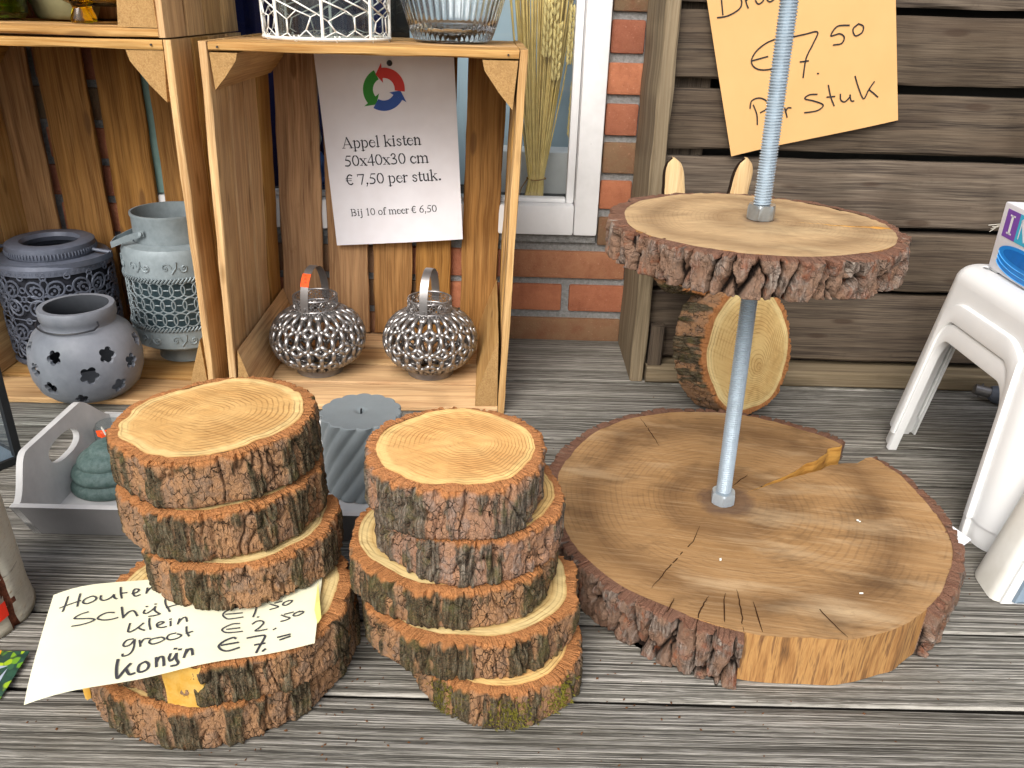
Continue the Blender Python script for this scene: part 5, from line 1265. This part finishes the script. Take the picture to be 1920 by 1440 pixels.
# ================================================================== STOOLS, BOX, TUB ON THE RIGHT
def stool(label, x0, y0, z0, rz=0.0):
    t = thing('plastic_stool', label, 'stool', (x0, y0, z0), 'nested white plastic stools', (0, 0, rz))
    BX, BY, TX, TY, H, RC = .156, .150, .134, .122, .222, .036
    def hw(f): return BX+(TX-BX)*f, BY+(TY-BY)*f
    mb = MB(); NV = 14; ARC = []
    a0, a1, tt, rr = .86, .84, .80, .20                 # arch half widths (fraction of panel) and height fraction
    # arch profile from left foot over to right foot
    arch = [(-a0+(a0-a1)*i/NV*0-.0+(a0-a1)*(i/NV)*.6, tt*(1-rr)*i/NV) for i in range(NV+1)]
    xl = arch[-1][0]
    for i in range(1, 9): q = math.pi/2*i/8; arch.append((xl+rr*1.1*(1-math.cos(q)), tt*(1-rr)+tt*rr*math.sin(q)))
    xs = arch[-1][0]
    for i in range(1, 9): arch.append((xs+(0-xs)*i/8, tt))
    arch = arch+[(-s, z) for s, z in arch[:-1][::-1]]
    outer = [(-1, i/NV) for i in range(NV+1)]
    m2 = len(arch)-2*(NV+1); outer += [(-1+2*(i+1)/(m2+1), 1) for i in range(m2)]+[(1, 1-i/NV) for i in range(NV+1)]
    for side in range(4):
        ca, sa = [(1, 0), (0, 1), (-1, 0), (0, -1)][side]
        vs = []; K = [0, .0, .03, .08, .50, .56, .60, .75, .88, 1.0]; lift = [-.005, .0035, .0055, .006, .006, .005, .0, 0, 0, 0]
        for f, l in zip(K, lift):
            for (s1, z1), (s2, z2) in zip(arch, outer):
                s = s1+(s2-s1)*f; z = z1+(z2-z1)*f; wx, wy = hw(z); d, tw = (wx, wy) if side % 2 == 0 else (wy, wx)
                u = s*(tw-RC); n_ = d+l; vs.append((ca*n_-sa*u, sa*n_+ca*u, z*H))
        m = len(arch); mb.add(vs, [(i*m+j, i*m+j+1, (i+1)*m+j+1, (i+1)*m+j) for i in range(len(K)-1) for j in range(m-1)])
        vs = []; nc = 8                                  # rounded corner following this side
        for i in range(NV+1):
            f = i/NV; wx, wy = hw(f); d, tw = (wx, wy) if side % 2 == 0 else (wy, wx)
            for k in range(nc+1):
                b = math.pi/2*k/nc; n_ = d-RC+RC*math.cos(b); u = tw-RC+RC*math.sin(b); vs.append((ca*n_-sa*u, sa*n_+ca*u, f*H))
        mb.add(vs, [(i*(nc+1)+k, i*(nc+1)+k+1, (i+1)*(nc+1)+k+1, (i+1)*(nc+1)+k) for i in range(NV) for k in range(nc)])
    vs = []; per = []
    for side in range(4):
        ca, sa = [(1, 0), (0, 1), (-1, 0), (0, -1)][side]
        for k in range(9): b = math.pi/2*k/8; d, tw = (TX, TY) if side % 2 == 0 else (TY, TX); n_, u = d-RC+RC*math.cos(b), tw-RC+RC*math.sin(b); per.append((ca*n_-sa*u, sa*n_+ca*u, ca*math.cos(b)-sa*math.sin(b), sa*math.cos(b)+ca*math.sin(b)))
    m = len(per); rings = [(0, 0)]+[(.020*(1-math.cos(q)), .020*math.sin(q)) for q in (.3, .6, .9, 1.2, 1.5708)]+[(.026, .020), (.028, .0175), (.05, .0175)]
    for ins, up in rings:
        for x, y, nx_, ny_ in per: vs.append((x-nx_*ins, y-ny_*ins, H+up))
    fs = [(i*m+k, i*m+(k+1) % m, (i+1)*m+(k+1) % m, (i+1)*m+k) for i in range(len(rings)-1) for k in range(m)]+[tuple(range((len(rings)-1)*m, len(rings)*m))]
    mb.add(vs, fs)
    o = mb.build('shell', M['plastic'], t, sharp=0); me = o.data; bm = bmesh.new(); bm.from_mesh(me); bmesh.ops.remove_doubles(bm, verts=bm.verts, dist=.0004); bmesh.ops.recalc_face_normals(bm, faces=bm.faces)
    for e in bm.edges: e.smooth = not (len(e.link_faces) == 2 and e.calc_face_angle(0) > .75)
    bm.to_mesh(me); bm.free()
    sd_ = o.modifiers.new('s', 'SOLIDIFY'); sd_.thickness = .0028; sd_.offset = -1
    bpy.context.view_layer.update(); nm_ = bpy.data.meshes.new_from_object(o.evaluated_get(bpy.context.evaluated_depsgraph_get())); o.modifiers.clear(); o.data = nm_
    bm = bmesh.new(); bm.from_mesh(nm_)
    for e in bm.edges: e.smooth = not (len(e.link_faces) == 2 and e.calc_face_angle(0) > .6)
    bm.to_mesh(nm_); bm.free()
    return t
SX, SY = .699, .903
stool('lower white plastic stool, its feet on the deck and its arch showing inside the other', SX, SY, .001)
stool('upper white plastic stool nested on the other, carrying the white carton', SX, SY, .027)
bx = thing('carton', 'white carton with coloured letter squares and a blue paddling pool picture on the stool', 'box', (.602, .998, .2685), None, (R_(0), R_(0), R_(-94)))
mb = MB(); box(mb, (0, 0, 0), (.24, .10, .082), 0, .002); mb.build('box_body', M['card_white'], bx)
y_ = -.0006; QW = .031
for i, (c_, L) in enumerate((('purple', 'I'), ('cyan', 'N'), ('lime', 'T'), ('orange', 'E'), ('red', 'X'))[:3]):
    x0 = .012+i*QW; mb = MB(); vs = [(x0+a, y_, b) for a, b in ((0, .043), (QW, .043), (QW, .076), (0, .076))]; mb.add(vs, [(0, 1, 2, 3)]); mb.build('letter_square', M[c_], bx, smooth=False)
    mb = MB(); cx = x0+QW/2; z0_, z1_ = .048, .071
    def lb_(p, q, w): d = Vector((q[0]-p[0], q[1]-p[1])).normalized(); nn = Vector((-d.y, d.x))*w; mb.add([(p[0]+nn.x, y_-.0004, p[1]+nn.y), (q[0]+nn.x, y_-.0004, q[1]+nn.y), (q[0]-nn.x, y_-.0004, q[1]-nn.y), (p[0]-nn.x, y_-.0004, p[1]-nn.y)], [(0, 1, 2, 3)])
    if L == 'I': lb_((cx, z0_), (cx, z1_), .0027); lb_((cx-.006, z0_+.001), (cx+.006, z0_+.001), .001); lb_((cx-.006, z1_-.001), (cx+.006, z1_-.001), .001)
    if L == 'N': lb_((cx-.008, z0_), (cx-.008, z1_), .0011); lb_((cx-.008, z1_), (cx+.008, z0_), .0027); lb_((cx+.008, z0_), (cx+.008, z1_), .0011)
    if L == 'T': lb_((cx, z0_), (cx, z1_), .0027); lb_((cx-.009, z1_-.001), (cx+.009, z1_-.001), .0013); lb_((cx-.005, z0_+.001), (cx+.005, z0_+.001), .001)
    mb.build('letter', M['card_white'], bx, smooth=False)
mb = MB(); pc = (.075, .0225)
def ell(rx, rz, cz, off, n=40): return [(pc[0]+rx*math.cos(2*math.pi*k/n), y_-off, pc[1]+cz+rz*math.sin(2*math.pi*k/n)) for k in range(n)]
for q, (cz, o_) in enumerate(((-.0065, .0003), (-.001, .0006), (.0045, .0009))):
    mb.add(ell(.058, .0125, cz, o_), [tuple(range(40))])
mb.build('pool_picture', M['pool'], bx, smooth=False)
mb = MB(); mb.add(ell(.046, .0080, .0052, .0012), [tuple(range(40))]); mb.build('pool_inside', plain('deep_blue_print', S(18, 110, 196), .5, .3), bx, smooth=False)
mb = MB()
for cz, o_ in ((.0045, .0013), (-.0012, .0013), (-.0068, .0013)):
    tube(mb, [(pc[0]+.0565*math.cos(R_(a)), y_-o_, pc[1]+cz+.0118*math.sin(R_(a))) for a in range(184, 360, 8)], .0006, 4)
mb.build('pool_rims', plain('light_blue_print', S(92, 182, 244), .5, .3), bx)
mb = MB(); rg = random.Random(2)
for k in range(7): tube(mb, [(-.0005, .002, .052), (-.006, .001+rg.uniform(-.003, .003), .050+rg.uniform(-.002, .003)), (-.012+rg.uniform(-.004, .002), rg.uniform(-.006, .006), .046+rg.uniform(-.005, .004))], .0004, 4)
mb.build('frayed_string', M['wick'], bx)
# tapering tub with grey brick relief
tb = thing('plastic_tub', 'white tapered plastic tub with a blue grey brick relief panel at the right edge', 'tub', (.515, .725, .001))
mb = MB(); Ht = .30; lean = Vector((.31, .06, 1))
b_ = [Vector((0, 0, 0)), Vector((-.004, -.046, 0)), Vector((.22, -.052, 0)), Vector((.26, .13, 0)), Vector((.12, .12, 0))]
tp_ = [Vector((.10, .035, Ht)), Vector((.108, .010, Ht)), Vector((.20, .005, Ht)), Vector((.24, .09, Ht)), Vector((.17, .085, Ht))]
ringn = []
def rnd_poly(P, r):
    out = []; n = len(P)
    for i in range(n):
        a, b, c = P[i-1], P[i], P[(i+1) % n]; p = b+(a-b).normalized()*min(r, (a-b).length*.45); q = b+(c-b).normalized()*min(r, (c-b).length*.45)
        for k in range(5): s = k/4; out.append(p*(1-s)**2+b*2*s*(1-s)+q*s*s)
    return out
rows = [rnd_poly([b_[i].lerp(tp_[i], f) for i in range(5)], .012) for f in [j/10 for j in range(11)]]
m = len(rows[0]); vs = [p for r in rows for p in r]; mb.add(vs, [(j*m+k, j*m+(k+1) % m, (j+1)*m+(k+1) % m, (j+1)*m+k) for j in range(10) for k in range(m)]+[tuple(range(10*m, 11*m)), tuple(range(m))])
mb.build('tub_body', M['plastic_old'], tb, sharp=50)
mb = MB(); mw = MB()
def face_pt(u, v, off): a = b_[1].lerp(b_[2], u); c = tp_[1].lerp(tp_[2], u); return a.lerp(c, v)+Vector((0, -off, off*.2))
def slab(mb, u0, u1, v0, v1, o0, o1, r=.06):
    vs = []
    for o_, i_ in ((o0, 0), (o1, 0), (o1+.0015, 1)):
        du, dv = (u1-u0)*.08*i_, (v1-v0)*.10*i_
        vs += [face_pt(u0+du, v0+dv, o_), face_pt(u1-du, v0+dv, o_), face_pt(u1-du, v1-dv, o_), face_pt(u0+du, v1-dv, o_)]
    fs = [(8, 9, 10, 11)]+[(4*i+k, 4*i+(k+1) % 4, 4*i+4+(k+1) % 4, 4*i+4+k) for i in (0, 1) for k in range(4)]
    mb.add(vs, fs)
slab(mw, .035, .99, .0, .95, -.001, .003)
mw.build('panel_frame', M['plastic'], tb)
for r_ in range(10):
    for c_ in range(5):
        u0 = .075+c_*.2-(.1 if r_ % 2 else 0); u1 = u0+.188; u0 = max(u0, .075); v0 = .012+r_*.092
        if u1 <= .98 and u1-u0 > .04: slab(mb, u0, u1, v0, v0+.084, .004, .0085)
mb.build('brick_relief', M['bluegrey'], tb, sharp=30)
# fitting by the fence, slip of paper
pf = thing('pipe_fitting', 'small grey pipe fitting with a steel end lying by the fence behind the stools', 'pipe fitting', (.775, 1.165, .0145))
mb = MB(); d = Vector((-.9, .28, .12)).normalized(); u, w = fr(d)
tube(mb, [d*.010, d*.034, d*.0345], .0085, 20); 
for s_ in (-1, 1): tube(mb, [d*.026+w*s_*.008, d*.026+w*s_*.0115], .0018, 8)
mb.build('steel_end', M['silver2'], pf)
mb = MB(); tube(mb, [d*.012, d*.006, d*-.006, d*-.018, d*-.05], lambda t: .0105+.004*math.sin(min(1, t*2.2)*math.pi*.5), 20); mb.build('plastic_body', M['hose'], pf)
mb = MB(); P = [G(1784, 985, .012), G(1822, 1012, .006), G(1800, 1028, .002), G(1770, 1020, .002)]
mb.add(P, [(0, 1, 2, 3)]); o = mb.build('paper_slip', M['card_white'], None, smooth=False); tag(o, 'small white slip of paper between the lower disc and the stool leg', 'paper')

# ================================================================== LEFT EDGE
bl_ = thing('birch_log', 'pale birch log with peeling bark and a red sticker at the left edge', 'log', (-.512, .622, .001))
mb = MB(); n = 72; rows = 44; vs = []; Hb = .25
for j in range(rows+1):
    f = j/rows; z = Hb*f
    for k in range(n):
        a = 2*math.pi*k/n; q = .054*(1+.03*mno.noise(Vector((math.cos(a)*1.5, math.sin(a)*1.5, z*8)))+.010*mno.noise(Vector((math.cos(a)*9, math.sin(a)*9, z*160)))+(.05*(1-f*12) if f < .08 else 0))
        da = (a-R_(-14)+math.pi) % (2*math.pi)-math.pi; cw = math.exp(-(da-.06*mno.noise(Vector((z*60, 0, 0))))**2/.004); q -= .004*cw
        vs.append((q*math.cos(a)-.055*z*1.0, q*math.sin(a)+.02*z, z))
fs = []; mi = []
for j in range(rows):
    for k in range(n):
        a = 2*math.pi*(k+.5)/n; da = (a-R_(-14)+math.pi) % (2*math.pi)-math.pi+.10*mno.noise(Vector((j*.35, 3, 0)))
        fs.append((j*n+k, j*n+(k+1) % n, (j+1)*n+(k+1) % n, (j+1)*n+k)); mi.append(1 if abs(da) < .085 else 0)
fs += [tuple(range(n)), tuple(range(rows*n, rows*n+n))]; mi += [1, 1]
mb.add(vs, fs, mi); mb.build('trunk_piece', [M['birch'], M['birch_crack']], bl_, sharp=0)
mb = MB(); rg = random.Random(12)
for k in range(46):                                      # curled flakes of bark
    a = R_(rg.choice((-14, -14, -14, 4))+rg.uniform(-9, 9)); z = rg.uniform(.004, .24); r = .0545; c = Vector((r*math.cos(a)-.055*z, r*math.sin(a)+.02*z, z)); nrm = Vector((math.cos(a), math.sin(a), 0)); t1 = Vector((-nrm.y, nrm.x, 0)); L = rg.uniform(.002, .006); w = rg.uniform(.001, .003)
    p = [c-t1*w, c+t1*w, c+t1*w*.7+Vector((0, 0, L*.6))+nrm*L*.35, c-t1*w*.7+Vector((0, 0, L*.7))+nrm*L*.5]; mb.add(p, [(0, 1, 2, 3)])
mb.build('bark_flakes', plain('birch_flake', S(206, 184, 154), .8, .2), bl_, smooth=False)
mb = MB(); vs = []
for i in range(9):
    a = R_(-44+i*3)
    for z in (.014, .030): vs.append((.0565*math.cos(a)-.055*z, .0565*math.sin(a)+.02*z, z+.004*(i/8)))
mb.add(vs, [(2*i, 2*i+2, 2*i+3, 2*i+1) for i in range(8)]); mb.build('price_sticker', plain('red_sticker', S(238, 52, 28), .5), bl_)

bk_ = thing('black_lantern', 'black metal framed glass lantern at the left edge beside the left crate', 'lantern', (-.6165, .9105, .001), None, (0, 0, R_(0)))
ea, eb = Vector((-.55, -.83, 0)).normalized(), Vector((-.83, .55, 0)).normalized(); S_ = .13; Hk = .26
mb = MB()
def bar(p, q, r=.0045):
    d = (q-p).normalized(); pp = []
    u, w = (ea, eb) if abs(d.z) > .9 else (Vector((0, 0, 1)), d.cross(Vector((0, 0, 1))))
    vs = [e+u*(a*r)+w*(b*r) for e in (p, q) for a, b in ((-1, -1), (1, -1), (1, 1), (-1, 1))]
    mb.add(vs, [(0, 1, 2, 3), (4, 5, 6, 7)]+[(k, (k+1) % 4, 4+(k+1) % 4, 4+k) for k in range(4)])
z_ = Vector((0, 0, 1)); C4 = [Vector((0, 0, 0)), ea*S_, ea*S_+eb*S_, eb*S_]; C4 = [c+ea*.0045+eb*.0045 for c in C4]
for i in range(4):
    bar(C4[i], C4[i]+z_*Hk); d = (C4[(i+1) % 4]-C4[i]).normalized()*.0046
    for z in (.0047, Hk-.004): bar(C4[i]+d+z_*z, C4[(i+1) % 4]-d+z_*z, .0044)
mb.build('frame', M['black'], bk_, smooth=False)
for i in range(4):
    mb = MB(); a, b = C4[i], C4[(i+1) % 4]; d = (b-a).normalized()*.0048; mb.add([a+d+z_*.01, b-d+z_*.01, b-d+z_*(Hk-.01), a+d+z_*(Hk-.01)], [(0, 1, 2, 3)]); mb.build('pane', M['pane'], bk_, smooth=False)
mb = MB(); a, b, c, d = [p+z_*.0095 for p in C4]; mb.add([a, b, c, d], [(0, 1, 2, 3)]); mb.build('floor_plate', plain('grey_metal_floor', S(120, 136, 150), .4), bk_, smooth=False)

# leaflet with a photo of leaves
k = NT('printed_leaves', .35, .4); o = k.obj(); vc = k.vor(k.scl(o, (1, 1, 1)), 150, 'F1', 'Color'); sp_ = k.n('ShaderNodeSeparateColor'); k.put(sp_.inputs[0], vc)
k.col(k.mix(k.g(k.vor(o, 150), .75, .5), S(30, 56, 46), k.ramp(sp_.outputs[0], [(0, S(28, 60, 52)), (.45, S(44, 84, 62)), (.7, S(90, 140, 40)), (1, S(168, 190, 30))])))
M['leafprint'] = k.m
P = [G(56, 1222, .006), G(0, 1312, .0015), G(-70, 1312, .0015), G(-40, 1221, .003)]
lf = thing('leaflet', 'glossy leaflet printed with green leaves, lying at the bottom left corner', 'leaflet', tuple(P[1])); O_ = P[1]
mb = MB(); Q = [p-O_ for p in P]; mb.add(Q+[q+Vector((0, 0, .0006)) for q in Q], [(0, 1, 2, 3), (4, 5, 6, 7)]+[(i, (i+1) % 4, 4+(i+1) % 4, 4+i) for i in range(4)]); mb.build('sheet', M['leafprint'], lf, smooth=False)
def lq(a, b): return (Q[3]*(1-a)+Q[0]*a)*(1-b)+(Q[2]*(1-a)+Q[1]*a)*b+Vector((0, 0, .0011))
mb = MB(); mb.add([lq(.2, .33), lq(.76, .33), lq(.74, .86), lq(.2, .86)], [(0, 1, 2, 3)]); mb.build('picture_panel', plain('grey_blue_print', S(160, 170, 186), .4), lf, smooth=False)
mb = MB(); mb.add([lq(.1, .0), lq(.46, .0), lq(.46, .1), lq(.1, .1)], [(0, 1, 2, 3)]); mb.build('orange_strip', plain('orange_print', S(240, 170, 40), .4), lf, smooth=False)
# white wood chips on the lower disc
for x, y in ((1350, 1050), (1614, 1113), (1610, 978)):
    p = G(x, y, HB+.002); mb = MB(); rg = random.Random(x)
    for q in range(3): c = Vector((rg.uniform(-.0016, .0016), rg.uniform(-.0016, .0016), .0006)); mb.add([c+Vector((-.001, -.0006, 0)), c+Vector((.0008, -.001, .0006)), c+Vector((.0012, .0008, .001)), c+Vector((-.0006, .001, .0004))], [(0, 1, 2, 3)])
    o = mb.build('wood_chip', M['wick'], None, smooth=False); o.location = p
    tag(o, {1350: 'white chip on the lower disc in front of the rod nut', 1614: 'white chip near the front right rim of the lower disc', 1610: 'white chip on the right half of the lower disc'}[x], 'wood chip')

# crumbs of bark and grit on the deck and the lower disc
mb = MB(); rg = random.Random(77)
spots = [((SL[q].location.x, SL[q].location.y), .10, .17, 110) for q in ('l5', 'r5')]+[((RODX+.02, RODY), .225, .29, 90), ((-.1, .75), .0, .75, 160)]
for (cx, cy), r0_, r1_, nn in spots:
    for _ in range(nn):
        a = rg.uniform(0, 6.283); r = rg.uniform(r0_, r1_); x, y = cx+r*math.cos(a), cy+r*math.sin(a)
        if y > 1.19 or y < .3: continue
        L = rg.uniform(.0006, .0021); u_ = Vector((math.cos(a*7), math.sin(a*7), 0))*L; w_ = Vector((-u_.y, u_.x, 0))*rg.uniform(.3, .8); c = Vector((x, y, .0004)); h_ = Vector((0, 0, L*rg.uniform(.3, .8)))
        mb.add([c-u_, c+w_, c+u_, c-w_, c+h_+u_*.2], [(0, 1, 4), (1, 2, 4), (2, 3, 4), (3, 0, 4), (3, 2, 1, 0)])
o = mb.build('bark_crumbs', plain('bark_crumb', S(112, 74, 46), .9, .1, 0, .3, 400, c2=S(62, 44, 30)), None, smooth=False)
tag(o, 'small crumbs of bark and grit scattered over the deck around the stacks', 'debris', kind='stuff')
